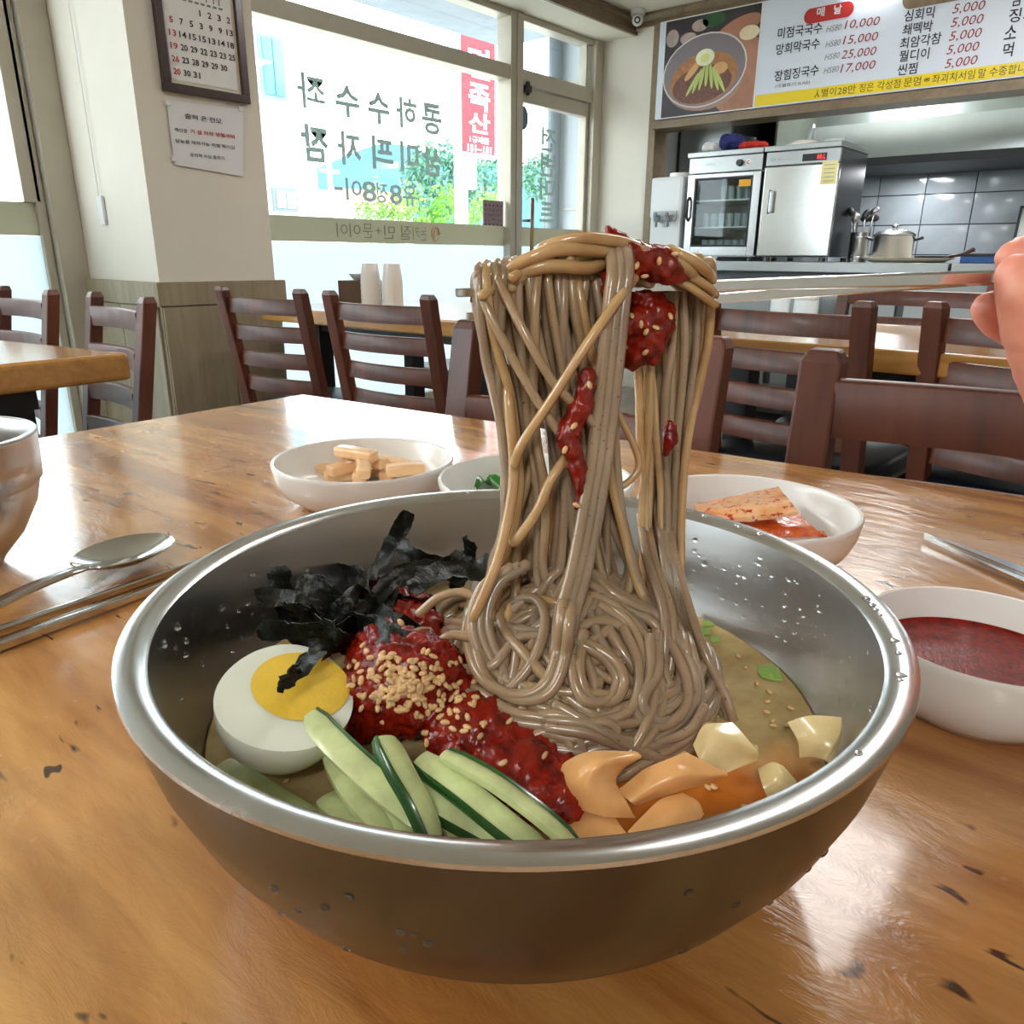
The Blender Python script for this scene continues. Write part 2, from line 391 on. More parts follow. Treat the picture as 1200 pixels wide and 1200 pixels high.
# pillar with wainscot
PX0, PX1, PY0 = 1.352, 1.82, 2.78
struct('pillar', MB().bb((PX0, PY0, 0), (PX1, WY-.042, SOF-.001)), M_WALL)
ws = struct('wainscot_trim', MB().bb((PX0-.008, PY0-.008, 0), (PX1+.008, PY0, .745)).bb((PX0-.008, PY0, 0), (PX0, WY-.06, .745)).bb((PX1, PY0, 0), (PX1+.008, WY-.06, .745)), M_WAIN)
ws['kind'] = 'structure'
obj('cap_rail', MB().bb((PX0-.022, PY0-.022, .742), (PX1+.034, PY0-.001, .824), .003), M_WAIN, ws, False)
obj('cap_rail', MB().bb((PX0-.022, PY0, .742), (PX0-.001, WY-.07, .824), .003), M_WAIN, ws, False)
for a, b in ((PX0-.006, 1.60), (1.606, PX1+.006)):
    obj('panel', MB().bb((a, PY0-.018, .02), (b, PY0-.009, .738), .002), M_WAIN, ws, False)
for a, b in ((2.79, 3.08), (3.086, 3.35)):
    obj('panel', MB().bb((PX0-.018, a, .02), (PX0-.009, b, .738), .002), M_WAIN, ws, False)
# ------------------------------------------------------------------ windows and glass door
Xm0 = PX1+.01; D0, D1 = 3.97, 4.80; Z0 = .12; ZT0, ZT1 = 1.925, 2.005
def frames(parent, bars):
    for lo, hi in bars: obj('frame', MB().bb(lo, hi, .004), M_ALU, parent, False)
def film(parent, x0, x1, y=WY-.006, low=.0, z0=Z0):
    obj('frosted_film', MB().bb((x0, y, z0), (x1, y+.002, .980)), M_FROST, parent, False)
    obj('band_film', MB().bb((x0, y, .982), (x1, y+.002, 1.100)), M_BAND, parent, False)
fy0, fy1 = WY-.05, WY+.05
w1 = struct('window_1', MB().bb((Xm0, fy0, .10), (D0, fy1, Z0+.02), .003), M_ALU)
frames(w1, [((Xm0, fy0, ZT0), (D0-.02, fy1, ZT1)), ((Xm0, fy0, 2.255), (D0-.02, fy1, SOF-.001)), ((Xm0, fy0, Z0), (Xm0+.02, fy1, 2.26)),
            ((D0-.03, fy0-.01, Z0), (D0+.02, fy1, SOF-.001)), ((D0+.022, fy0-.02, Z0), (D0+.075, fy1, SOF-.001))])
obj('pane', MB().bb((Xm0, WY, Z0), (D0, WY+.006, ZT0)), M_GLASS, w1, False)
obj('pane', MB().bb((Xm0, WY, ZT1), (D0, WY+.006, 2.26)), M_GLASS, w1, False)
film(w1, Xm0+.02, D0-.03)
MX = Vector((1, 0, 0))
def wtext(mb, s, pa, pb, pc, bold=.02, y=WY-.008, mirror=True):
    """pa/pb pixel ends of the baseline, pc pixel above pa"""
    a = PY(pa[0], pa[1], y); b = PY(pb[0], pb[1], y); c = PY(pc[0], pc[1], y)
    text(mb, s, (a.x, y, a.z), MX, VZ, b.x-a.x, c.z-a.z, mirror, bold)
def wrow(mb, chars, cells, y=WY-.008, bold=.028):
    for ch, (x0, x1, y0, y1) in zip(chars, cells): # cell in photo pixels
        a = PY(x0, y1, y); b = PY(x1, y1, y); c = PY(x0, y0, y); xm = (a.x+b.x)/2
        text(mb, ch, (a.x, y, (a.z+b.z)/2), MX, VZ, b.x-a.x, c.z-a.z, True, .012 if ch == '좌' else bold)
lt = MB()
wrow(lt, '좌수수하콩', [(350, 382, 86, 128), (394, 422, 100, 138), (432, 457, 108, 146), (465, 489, 114, 151), (495, 518, 121, 158)])
wrow(lt, '잠자픠미삼', [(355, 386, 146, 190), (397, 424, 154, 194), (437, 462, 160, 199), (470, 491, 166, 202), (496, 519, 172, 206)])
wrow(lt, '이8정8유', [(406, 425, 209, 235), (425, 442, 212, 237), (442, 455, 214, 238), (457, 472, 216, 240), (472, 489, 217, 242)], bold=.02)
wrow(lt, '-', [(392, 402, 219, 223)], bold=.02)
obj('lettering', lt, M_LET, w1, False)
lt = MB()
wrow(lt, '이이문+민', [(395, 408, 261, 278), (410, 423, 262, 278), (426, 437, 262, 279), (440, 447, 267, 274), (450, 463, 264, 280)], WY-.010, .0)
wrow(lt, '질키논', [(470, 482, 264, 281), (484, 492, 265, 281), (493, 500, 266, 282)], WY-.010, .0)
obj('lettering', lt, mat('faint_brown_print', (120, 112, 98), .6), w1, False)
c = PY(511, 274, WY-.012)
lg = MB(); lg.tube([(c.x+.030*math.cos(t*.35), WY-.011, c.z+.038*math.sin(t*.35)) for t in range(17)], .006, 6)
lg.tube([(c.x+.018*math.cos(t*.4), WY-.011, c.z-.005+.024*math.sin(t*.4)) for t in range(10)], .004, 6)
obj('swirl_emblem', lg, mat('tan_print', (196, 160, 130), .6), w1)
# brown notice stuck on the glass
a = PY(566, 234, WY-.012); b = PY(593, 265, WY-.012)
nb = thing('window_notice', 'small mauve brown notice stuck low on the window glass beside the door frame', 'notice', (a.x, WY-.012, b.z))
obj('sheet', MB().bb((a.x, WY-.014, b.z), (b.x-.03, WY-.009, a.z)), mat('mauve_print', (150, 128, 138), .6), nb, False, True)
lt = MB()
for k in range(5): text(lt, ['- - - - -', 'ㅁㅁㅁㅁㅁ', 'TTETTTT', '- - ㅡ - -', '- - - - -'][k], (a.x+.012, WY-.016, a.z-.035-.028*k), MX, VZ, b.x-a.x-.055, .012)
obj('lettering', lt, mat('dark_mauve', (92, 72, 84), .6), nb, False, True)
# the door
d1 = struct('door_1', MB().bb((D0+.08, WY-.025, .11), (D1, WY+.025, .19), .003), M_ALU)
frames(d1, [((D0+.08, WY-.03, 1.825), (D1-.005, WY+.03, 1.905)), ((D0+.08, WY-.03, .19), (D0+.095, WY+.03, 1.825)), ((D1-.035, WY-.03, .19), (D1-.005, WY+.03, 1.825))])
obj('pane', MB().bb((D0+.09, WY, .19), (D1-.03, WY+.008, 1.83)), M_GLASS, d1, False)
film(d1, D0+.096, D1-.036, WY-.006, 0, .19)
w3 = struct('window_3', MB().bb((D0+.077, fy0, 1.912), (D1+.02, fy1, 2.0), .004), M_ALU)
frames(w3, [((D0+.077, fy0, 2.255), (D1+.02, fy1, SOF-.001)), ((D1+.002, fy0-.02, .1), (D1+.095, fy1, SOF-.001)), ((D1-.05, WY-.03, 2.0), (D1-.03, WY+.03, 2.256))])
obj('pane', MB().bb((D0+.077, WY, 2.0), (D1, WY+.006, 2.256)), M_GLASS, w3, False)
# the tall pull handle with two stand-offs
hh = MB(); hx = D0+.17
hh.tube([(hx, WY-.075, .62), (hx, WY-.075, 1.27)], .013, 12)
obj('pull_handle', hh, wood('handle_wood', (126, 96, 60), (160, 126, 82)), d1)
obj('handle_bracket', MB().tube([(hx, WY-.075, 1.14), (hx, WY, 1.14)], .010, 10).tube([(hx, WY-.075, .74), (hx, WY, .74)], .010, 10), M_BLACK, d1)
obj('door_closer', MB().bb((D0+.10, WY-.07, 1.875), (D0+.16, WY-.031, 1.915), .006).tube([(D0+.13, WY-.06, 1.865), (D0+.13, WY-.06, 1.93)], .014, 12), M_BLACK, d1)
stk = MB(); c = PY(613, 138, WY-.007)
stk.add([(c.x, WY-.008, c.z)]+[(c.x+.05*math.cos(t*.2618), WY-.008, c.z+.068*math.sin(t*.2618)) for t in range(24)], [(0, 1+k, 1+(k+1) % 24) for k in range(24)])
tag(centered('door_sticker', MB().add([(x, y+dy, z) for dy in (0, .002) for x, y, z in stk.v], [f for f in stk.f]+[tuple(i+25 for i in f[::-1]) for f in stk.f]), mat('blue_grey_sticker', (92, 112, 140), .5),
    'round blue grey sticker high on the glass door beside the frame', 'sticker', smooth=False))
lt = MB()
for ch, (x0, x1, y0, y1) in zip('전변머트', [(634, 651, 148, 176), (633, 650, 178, 206), (632, 649, 208, 234), (632, 649, 236, 260)]):
    a = PY(x0, y1, WY-.008); b = PY(x1, y1, WY-.008); c = PY(x0, y0, WY-.008)
    text(lt, ch, (a.x, WY-.008, a.z), MX, VZ, b.x-a.x, c.z-a.z, True, .025)
obj('lettering', lt, M_LET, d1, False)
# window left of the pillar
w2 = struct('window_2', MB().bb((XL, fy0, .10), (PX0-.01, fy1, Z0+.02), .003), M_ALU)
xa = PY(40, 225, WY).x; xb = PY(50, 225, WY).x
frames(w2, [((PX0-.10, fy0-.02, Z0), (PX0-.001, fy1, SOF-.001)), ((XL, fy0, 2.22), (PX0-.1, fy1, SOF-.001)), ((PX0-.135, fy0+.02, Z0), (PX0-.105, fy1-.02, 2.25)),
            ((xa-.05, fy0+.02, 1.1), (xb-.02, fy1, 2.25)), ((-.1, fy0, Z0), (-.02, fy1, 2.25)), ((XL, fy0, Z0), (XL+.06, fy1, 2.25))])
obj('pane', MB().bb((XL, WY, Z0), (PX0-.1, WY+.006, 2.25)), M_GLASS, w2, False)
film(w2, XL+.05, PX0-.135)
obj('cord_cleat', MB().bb((PX0-.012, 3.12, 1.02), (PX0-.001, 3.16, 1.12), .003).tube([(PX0-.01, 3.14, 1.12), (PX0-.012, 3.15, 2.2)], .002, 5), M_PLAST, w2, False)

# ------------------------------------------------------------------ outside
M_CONC = mat('pale_concrete', (196, 194, 188), .85, var=.06, scale=1.5)
struct('ground_outside', MB().bb((-30, WY+.1, -.25), (60, 120, -.12)), M_CONC)
struct('trim_5', MB().bb((XL, WY+.1, 2.42), (5.0, 4.35, 2.52)), mat('canopy_grey', (150, 160, 172), .7))   # canopy edge above the shopfront
e = 9.0; bx = PY(366, 120, e).x
bw = thing('white_building', 'overexposed white building with a teal window across the street', 'building', (bx-6, e, -.12))
M_WB = mat('white_render', (236, 238, 238), .8, var=.01)
lowx = PY(367, 240, e-.3).x; lz = PY(340, 186, e-.3).z
xs = PY(300, 60, e).x; 
obj('wall', MB().bb((bx-12, e, -.12), (bx, e+7, 7.5)), M_WB, bw, False, True)
obj('ground_storey', MB().bb((bx-12, e-.3, -.12), (lowx, e, lz)), M_WB, bw, False, True)
obj('ledge', MB().bb((bx-12, e-.36, lz), (lowx+.04, e, lz+.06)), M_WB, bw, False, True)
def bwin(p0, p1, y, gl, parent):
    a = PY(p0[0], p0[1], y); b = PY(p1[0], p1[1], y)
    fr = MB().bb((a.x, y-.05, b.z), (b.x, y-.01, a.z)); f_ = obj('window_frame', fr, mat('slate_frame', (108, 124, 140), .5), parent, False, True)
    m_ = MB().bb((a.x+.04, y-.07, b.z+.04), ((a.x+b.x)/2-.012, y-.051, a.z-.04)).bb(((a.x+b.x)/2+.012, y-.07, b.z+.04), (b.x-.04, y-.051, a.z-.04))
    m_.v = [tuple(Vector(v)-parent.location) for v in m_.v]; obj('pane', m_, gl, f_, False)
bwin((299, 38), (334, 119), e, mat('teal_pane', (92, 176, 184), .12, var=.2, scale=1), bw)
bwin((317, 219), (347, 249), e-.3, mat('pale_pane', (196, 200, 204), .3), bw)
bwin((-6, 178), (12, 226), e, mat('pale_pane', (196, 200, 204), .3), bw)
# hill
hp = MB(); rows = []
for i in range(29):
    px = 330+i*14; top = 212-44*math.exp(-((px-455)/75)**2)-18*math.exp(-((px-600)/60)**2)
    a = PY(px, top, 70); rows.append([(a.x, 70+14, -.2), (a.x, 70+7, a.z*.9), (a.x, 70, a.z), (a.x, 66, a.z*.6), (a.x, 62, -.2)])
tag(obj('hill', hp.grid(rows), mat('hazy_blue_hill', (62, 108, 150), .9, var=.08, scale=.1), None), kind='structure')
def leafy(name, label, cx, cy, z0, r, hgt, rgb, n, leaf, group=None, trunk=True):
    t = thing(name, label, 'tree' if trunk else 'shrub', (cx, cy, -.12), 0, group)
    mb = MB()
    for k in range(n):
        d = Vector((random.gauss(0, 1), random.gauss(0, 1), random.gauss(0, 1))).normalized()*random.uniform(.6, 1)
        d *= 1+.25*noise.noise(d*2.2+Vector((cx, cy, 0)))
        c_ = Vector((d.x*r, d.y*r, z0+.12+hgt/2+d.z*hgt/2)); q = Matrix.Rotation(random.uniform(0, 6.28), 3, Vector((random.random(), random.random(), random.random())).normalized())
        mb.add([c_+q@Vector(v)*leaf*random.uniform(.7, 1.3) for v in ((-1, 0, 0), (0, -.5, .1), (1, 0, 0), (0, .5, .1))], [(0, 1, 2, 3)])
    obj('foliage', mb, mat('leaf_%d_%d_%d' % rgb, rgb, .7, var=.3, scale=1.5), t, False)['kind'] = 'stuff'
    if trunk: obj('trunk', MB().tube([(0, 0, 0), (.05*r, 0, z0), (0, 0, z0+hgt*.6)], [.09*r, .07*r, .03*r], 8), mat('bark', (96, 80, 64), .8), t)
for i, (px, py, yy, r, rgb, lab) in enumerate([(516, 222, 18, 1.0, (92, 142, 116), 'bluish green tree left of the utility pole beyond the road'), (568, 220, 21, 1.15, (90, 144, 112), 'broad green tree behind the red banner, right of the utility pole'), (640, 212, 25, 1.0, (94, 144, 116), 'green tree seen through the glass of the door')]):
    c = PY(px, py, yy); leafy('street_tree', lab, c.x, yy, c.z-r*1.1, r*1.3, r*2.4, rgb, 2600, .11)
for i, (px, yy, rgb, lab) in enumerate([(440, 13, (136, 178, 92), 'pale green shrub below the hill, leftmost by the road'), (478, 12.4, (142, 182, 94), 'pale green shrub left of the utility pole'), (520, 12, (120, 176, 60), 'bright green shrub just left of the utility pole base'), (572, 12.2, (132, 182, 70), 'bright green shrub just right of the utility pole base')]):
    c = PY(px, 262, yy); leafy('roadside_shrub', lab, c.x, yy, 0, .55, c.z+.75, rgb, 2200, .05, None, False)
for px, w_, yy, lab, rgb in ((392, 1.6, 30, 'small far house with red roof, left one below the hill', (206, 130, 112)), (425, 1.9, 27, 'small far house with salmon roof, right one below the hill', (214, 140, 130))):
    a = PY(px, 240, yy); t = thing('far_house', lab, 'house', (a.x, yy, -.12))
    obj('wall', MB().bb((-w_, -1, 0), (w_, 1, a.z-.1)), M_WB, t, False)
    hz = a.z-.1
    obj('roof', MB().add([(-w_-.2, -1.2, hz), (w_+.2, -1.2, hz), (w_+.2, 1.2, hz), (-w_-.2, 1.2, hz), (-w_*.8, 0, hz+.8), (w_*.8, 0, hz+.8)], [(0, 1, 5, 4), (2, 3, 4, 5), (1, 2, 5), (3, 0, 4), (3, 2, 1, 0)]), mat('roof%d' % rgb[0], rgb, .8), t, False)
a = PY(387, 215, 24); tag(centered('utility_pole', MB().tube([(a.x, 24, -.12), (a.x, 24, a.z+.9)], .09, 8).bb((a.x-.4, 23.95, a.z+.35), (a.x+.4, 24.05, a.z+.45)), M_CONC, 'thin distant pole left of the hill among the red roofs', 'pole'))
yy = 7.0; a = PY(533, 150, yy); b = PY(545, 150, yy); pxm = (a.x+b.x)/2
po = thing('utility_pole', 'tall pale concrete utility pole beside the red banner outside', 'pole', (pxm, yy, -.12))
obj('shaft', MB().tube([(0, 0, 0), (0, 0, 7)], [.085, .07], 14), M_CONC, po)
obj('meter_box', MB().box((.04, -.13, PY(543, 205, yy).z+.12), (.12, .1, .34), None, .02), M_PLAST, po)
obj('conduit', MB().tube([(-.02, -.11, .1), (-.02, -.11, 3.2)], .02, 8), mat('conduit_grey', (140, 144, 160), .6), po)
wr = MB(); p0 = PY(410, 100, 8.5); p1 = PY(508, 68, 7.2)
wr.tube([p0, (p0+p1)/2-Vector((0, 0, .05)), p1, Vector((pxm, yy-.09, p1.z+.25))], .008, 5)
tag(centered('overhead_wire', wr, mat('wire_grey', (150, 150, 150), .6), 'thin overhead wire sloping from the white building to the pole', 'wire'))
yy = 6.85; a = PY(541, 34, yy); b = PY(580, 183, yy); bxr = PY(580, 100, yy).x; bxl = PY(542, 100, yy).x
bn = thing('banner', 'tall red hanging banner with white characters beside the pole outside', 'banner', ((bxl+bxr)/2, yy, b.z))
obj('cloth', MB().bb((bxl, yy, b.z), (bxr, yy+.015, a.z)), mat('banner_red', (166, 36, 48), .7, var=.03), bn, False, True)
obj('border', MB().bb((bxr, yy-.002, b.z-.03), (bxr+.09, yy+.017, a.z)).bb((bxl-.01, yy-.002, b.z-.05), (bxr, yy+.017, b.z)), M_WB, bn, False, True)
lt = MB(); W_ = bxr-bxl
def bt(s, y0, y1, f=.66, bold=.025):
    za = PY(560, y0, yy).z; zb = PY(560, y1, yy).z; text(lt, s, (bxl+W_*(1-f)/2, yy-.004, zb), MX, VZ, W_*f, za-zb, False, bold)
bt('면', 56, 92); bt('족', 98, 130); bt('산', 132, 156); bt('1규제품', 160, 168, .6, .01); bt('181~181', 170, 179, .75, .015)
obj('lettering', lt, M_WB, bn, False, True)
obj('arm', MB().tube([(pxm, yy+.05, a.z+.02), (bxr, yy+.01, a.z+.02)], .012, 8).tube([(pxm, yy+.05, b.z+.02), (bxr, yy+.01, b.z+.02)], .012, 8), M_CONC, bn, True, True)
# neighbouring wall seen through the door
nbx = 5.02; yn = PX(645, 150, nbx).y if PX(645, 150, nbx).y > WY+.3 else 5.0
nb2 = thing('neighbour_building', 'pale grey neighbouring building with a downpipe beyond the glass door', 'building', (nbx, yn, -.12))
M_NB = mat('pale_blue_render', (196, 204, 212), .8, var=.02)
obj('wall', MB().bb((nbx, WY+.12, -.12), (nbx+1.2, yn, 5)), M_NB, nb2, False, True)
for z in (1.25, 2.1): obj('ledge', MB().bb((nbx-.02, WY+.12, z), (nbx, yn, z+.02)), M_CONC, nb2, False, True)
yp = (PX(655, 150, nbx).y)
obj('downpipe', MB().tube([(nbx-.06, yp, 0), (nbx-.06, yp, 4)], .05, 12), mat('pipe_slate', (120, 132, 142), .5), nb2, True, True)
# ------------------------------------------------------------------ tables
def table(name, label, poly, top, th_, legs, m_, group=None, ch=.006):
    cx = sum(p[0] for p in poly)/4; cy = sum(p[1] for p in poly)/4
    t = thing(name, label, 'table', (cx, cy, 0), 0, group)
    mb = MB().prism([(x-cx, y-cy) for x, y in poly], top-th_, top)
    tt = obj('table_top', mb, m_, t, False); md = tt.modifiers.new('b', 'BEVEL'); md.width = ch; md.segments = 3
    for x, y in legs:
        obj('leg', MB().box((x-cx, y-cy, (top-th_)/2), (.06, .06, top-th_), None, .004), M_BLACK, t, False)
    (ax, ay), (bx_, by_) = legs[0], legs[-1]
    obj('frame', MB().bb((min(l[0] for l in legs)-cx-.02, min(l[1] for l in legs)-cy-.02, top-th_-.035), (max(l[0] for l in legs)-cx+.02, max(l[1] for l in legs)-cy+.02, top-th_-.0005)), M_BLACK, t, False)
    return t
TP = [(-.14, -.36), (.765, -.295), (.614, .894), (-.30, .835)]
table('dining_table', 'glossy varnished pine table in the foreground holding the noodle bowl', TP, .74, .045, [(-.05, -.22), (.62, -.2), (.5, .75), (-.18, .72)], M_TABLE)
table('dining_table', 'honey wood table by the frosted window behind the two ladder back chairs', [(1.66, 1.38), (2.42, 1.38), (2.34, 2.58), (1.62, 2.58)], .74, .05, [(1.80, 1.62), (2.25, 1.62), (2.22, 2.42), (1.76, 2.42)], M_TOP2)
a = PZ(152, 413, .74); b = PZ(0, 398, .74); d = PZ(-5, 428, .74)
e1 = (Vector(b)-Vector(a)).normalized(); e2 = (Vector(d)-Vector(a)).normalized()
TL = [a.to_2d(), (a+e2*1.2).to_2d(), (a+e2*1.2+e1*.8).to_2d(), (a+e1*.8).to_2d()]
TL = [(p.x, p.y) for p in TL]; TL = TL[::-1] if (TL[1][0]-TL[0][0])*(TL[2][1]-TL[0][1])-(TL[1][1]-TL[0][1])*(TL[2][0]-TL[0][0]) < 0 else TL
cxl = sum(p[0] for p in TL)/4; cyl = sum(p[1] for p in TL)/4
table('dining_table', 'thick edged wooden table at the left edge in front of two chairs', TL, .74, .052, [(cxl+(x-cxl)*.72, cyl+(y-cyl)*.72) for x, y in TL], M_TOP2, ch=.01)
table('dining_table', 'honey wood table on the right in front of the kitchen counter', [(1.80, -.55), (2.50, -.55), (2.43, 1.0), (1.73, 1.0)], .74, .05, [(1.92, -.35), (2.33, -.35), (2.28, .82), (1.88, .82)], M_TOP2)

# ------------------------------------------------------------------ chairs
def make_chair(label, loc, rz, wd=.37, top=.83, pitch=.078, sh=.045, ps=(.036, .030), rec=.07, first=.030, nsl=4, group=None):
    t = thing('dining_chair', label, 'chair', loc, rz, group)
    hw = wd/2
    def bx(z): return -rec*max(0, (z-.45))/(top-.45) if z > .45 else -.04*(.45-z)/.45
    for s in (-1, 1):
        mb = MB(); zs = [0, .2, .45, .6, .72, top-.012, top]; px_, py_ = ps
        vs = []; 
        for i, z in enumerate(zs):
            k = .72 if i == len(zs)-1 else 1
            for a_, b_ in ((-1, -1), (1, -1), (1, 1), (-1, 1)): vs.append((bx(z)+a_*py_/2*k, s*(hw-px_/2)+b_*px_/2*k, z))
        n = len(zs); fs = [(i*4+k, i*4+(k+1) % 4, (i+1)*4+(k+1) % 4, (i+1)*4+k) for i in range(n-1) for k in range(4)]+[(3, 2, 1, 0), tuple(n*4-4+k for k in range(4))]
        mb.add(vs, fs); o = obj('back_post', mb, M_CHAIR, t, False); md = o.modifiers.new('b', 'BEVEL'); md.width = .003; md.segments = 2
        fl = MB(); fl.box((.36, s*(hw-.012), .215), (.034, .034, .43), None, .004); obj('leg', fl, M_CHAIR, t, False)
        obj('stretcher', MB().bb((-.02, s*(hw-.012)-.01, .16), (.35, s*(hw-.012)+.01, .19), .003), M_CHAIR, t, False)
    for k in range(nsl):
        zt = top-first-k*pitch; mb = MB(); y1 = hw-ps[0]+.004; pts = []
        for j in range(9):
            u = -1+2*j/8; pts.append((bx(zt-sh/2)-.022*(1-u*u)+.006, u*y1, zt-sh/2))
        mb.sweep(pts, [(-.008, -sh/2), (.008, -sh/2), (.008, sh/2-.004), (.004, sh/2), (-.004, sh/2), (-.008, sh/2-.004)])
        obj('back_slat', mb, M_CHAIR, t)
    P = []; mb = MB()
    prof = [(0, .432), (.985, .432), (1.0, .440), (1.0, .458), (.97, .470), (.85, .477), (0, .482)]
    n = 32; vs = []
    for r, z in prof:
        for k in range(n):
            a_ = 2*math.pi*k/n; ca, sa = math.cos(a_), math.sin(a_); e_ = .42
            vs.append((.185+.205*r*math.copysign(abs(ca)**e_, ca), (hw+.018)*r*math.copysign(abs(sa)**e_, sa), z))
    mb.add(vs, [(i*n+k, i*n+(k+1) % n, (i+1)*n+(k+1) % n, (i+1)*n+k) for i in range(len(prof)-1) for k in range(n)])
    obj('seat', mb, M_SEAT, t)
    obj('seat_frame', MB().bb((.0, -hw+.02, .385), (.37, -hw+.04, .431)).bb((.0, hw-.04, .385), (.37, hw-.02, .431)).bb((.35, -hw+.04, .385), (.37, hw-.04, .431)).bb((-.01, -hw+.03, .385), (.01, hw-.03, .431)), M_CHAIR, t, False)
    return t
R_ = math.radians
make_chair('brown ladder back chair against the grey wainscot, back towards us, left of the window table', (1.345, 2.045, 0), R_(9), .36)
make_chair('brown ladder back chair in the middle of the frosted window, back towards us', (1.395, 1.585, 0), R_(5), .385)
make_chair('brown chair on the far side of the window table, facing us', (2.52, 1.83, 0), R_(180), .37, .86)
make_chair('brown chair at the far side of the window table, beside the paper cups', (2.62, 2.32, 0), R_(180), .37, .845)
make_chair('reddish ladder back chair beside the left table, just left of the pillar', (.71, 1.80, 0), R_(176), .34, .835, .083)
make_chair('reddish ladder back chair cut off by the left edge of the photo', (.69, 2.285, 0), R_(180), .36, .835, .083)
make_chair('brown chair at our table, its posts showing either side of the lifted noodles', (.755, .577, 0), R_(184), .40, .835, .11, .05, (.040, .030), .065, .10, 3)
make_chair('large brown chair tucked at our table on the right, nearest to us', (.765, .065, 0), R_(184), .43, .835, .092, .058, (.040, .032), .04, .026)
make_chair('brown ladder back chair seen from behind in the middle of the right side', (1.74, .655, 0), R_(-4), .39, .84, .082, .048, (.042, .032), .07, .03)
make_chair('brown ladder back chair seen from behind near the right edge under the hand', (1.78, .19, 0), R_(-10), .40, .84, .085, .05, (.040, .036), .06, .03)
make_chair('brown chair beyond the right table with its back to the kitchen counter', (2.52, .62, 0), R_(180), .44, .86)

# ------------------------------------------------------------------ things on the window table
a = PZ(352, 358, .74)
bx_ = thing('wooden_box', 'small brown wooden caddy on the window table beside the paper cups', 'box', (2.02, 2.50, .74))
obj('box_body', MB().bb((-.06, -.06, 0), (.06, .06, .006)).bb((-.06, -.06, .006), (-.052, .06, .085)).bb((.052, -.06, .006), (.06, .06, .085)).bb((-.052, -.06, .006), (.052, -.052, .085)).bb((-.052, .052, .006), (.052, .06, .085)), wood('box_wood', (84, 64, 46), (112, 88, 66)), bx_, False)
obj('lid_bowl', MB().lathe([(0, .09), (.02, .092), (.042, .11), (.044, .11), (.024, .088), (0, .086)], 24), M_WHITE, bx_)
bx_.rotation_euler.z = .1
for k, (x, y, n, lab) in enumerate(((1.97, 2.375, 5, 'left stack of white paper cups on the window table'), (2.0, 2.285, 5, 'right stack of white paper cups on the window table'))):
    t = thing('paper_cup_stack', lab, 'cup stack', (x, y, .74))
    for j in range(n):
        z = j*.018
        obj('cup', MB().lathe([(0, z+.002), (.030, z), (.037, z+.07), (.039, z+.072), (.037, z+.073), (.035, z+.071), (.028, z+.004), (0, z+.004)][::1], 24) if 0 else MB().lathe([(0, z), (.037, z), (.039, z+.004), (.030, z+.078), (0, z+.078)], 24), M_WHITE, t)
# ------------------------------------------------------------------ calendar, notice, wall camera
CY = PY0-.002
def onp(mb, s, pa, pb, h, bold=0, y=CY-.03, mirror=False):
    a = PY(pa[0], pa[1], y); b = PY(pb[0], pb[1], y)
    text(mb, s, (a.x, y, (a.z+b.z)/2), MX, VZ, b.x-a.x, h, mirror, bold)
x0, x1 = PY(189, 100, CY).x, PY(290, 118, CY).x; zb = PY(240, 115, CY).z; zt = 1.86
cal = thing('wall_calendar', 'dark framed monthly calendar hanging on the pillar above the paper notice', 'calendar', ((x0+x1)/2, CY, zb))
fr = MB(); fw = .028
for lo, hi in (((x0, zb), (x1, zb+fw)), ((x0, zt-fw), (x1, zt)), ((x0, zb+fw), (x0+fw, zt-fw)), ((x1-fw, zb+fw), (x1, zt-fw))): fr.bb((lo[0], CY-.022, lo[1]), (hi[0], CY, hi[1]), .003)
obj('frame', fr, wood('dark_frame', (48, 26, 24), (70, 40, 36)), cal, False, True)
obj('backing', MB().bb((x0+fw, CY-.008, zb+fw), (x1-fw, CY, zt-fw)), mat('cream_mount', (224, 216, 196), .7), cal, False, True)
obj('page', MB().bb((x0+fw+.008, CY-.010, zb+fw+.012), (x1-fw-.012, CY-.0085, zt-fw-.01)), mat('calendar_paper', (236, 236, 238), .7, var=.01), cal, False, True)
rows = [['', '', '1', '2', '3', '2'], ['5', '7', '5', '3', '9', '9', '13'], ['13', '14', '15', '15', '13', '14', '18'], ['19', '20', '29', '22', '23', '23', '25'], ['26', '23', '28', '29', '29', '30'], ['20', '30', '31']]
p00 = PY(199, 37, CY-.011); pw = (x1-x0-2*fw-.05)/6.1
A = PY(206, 89, CY-.011); B_ = PY(262, 53, CY-.011)
kb, rr = MB(), MB(); rh = (PY(199, 22, CY).z-PY(205, 84, CY).z)/4
for i, r in enumerate(rows):
    for j, s in enumerate(r):
        if not s: continue
        if i == 0: j += 1
        zc = PY(206, 84, CY-.011).z+(5-i)*rh*.98-.008; xc = x0+fw+.028+j*pw
        wd_ = .0125*len(s)-(.008 if s == '1' else 0)
        text(rr if j == 0 else kb, s, (xc-wd_/2, CY-.0115, zc), MX, VZ, wd_, .019, False, .02)
text(kb, 'ㅣ ㅣㅣ', (x0+.19, CY-.0115, PY(206, 84, CY-.011).z+5.9*rh), MX, VZ, .05, .02, False, .02)
obj('numbers', kb, M_INK, cal, False, True); obj('sunday_numbers', rr, M_RED, cal, False, True)
hd = MB()
for k in range(9): hd.bb((x0+.06+k*.022, CY-.0112, PY(206, 84, CY-.011).z+5.6*rh), (x0+.074+k*.022, CY-.0105, PY(206, 84, CY-.011).z+5.6*rh+.006))
obj('small_print', hd, M_GREY, cal, False, True)
a = PY(194, 118, CY); b = PY(284, 128, CY); c = PY(204, 193, CY); d = PY(284, 207, CY)
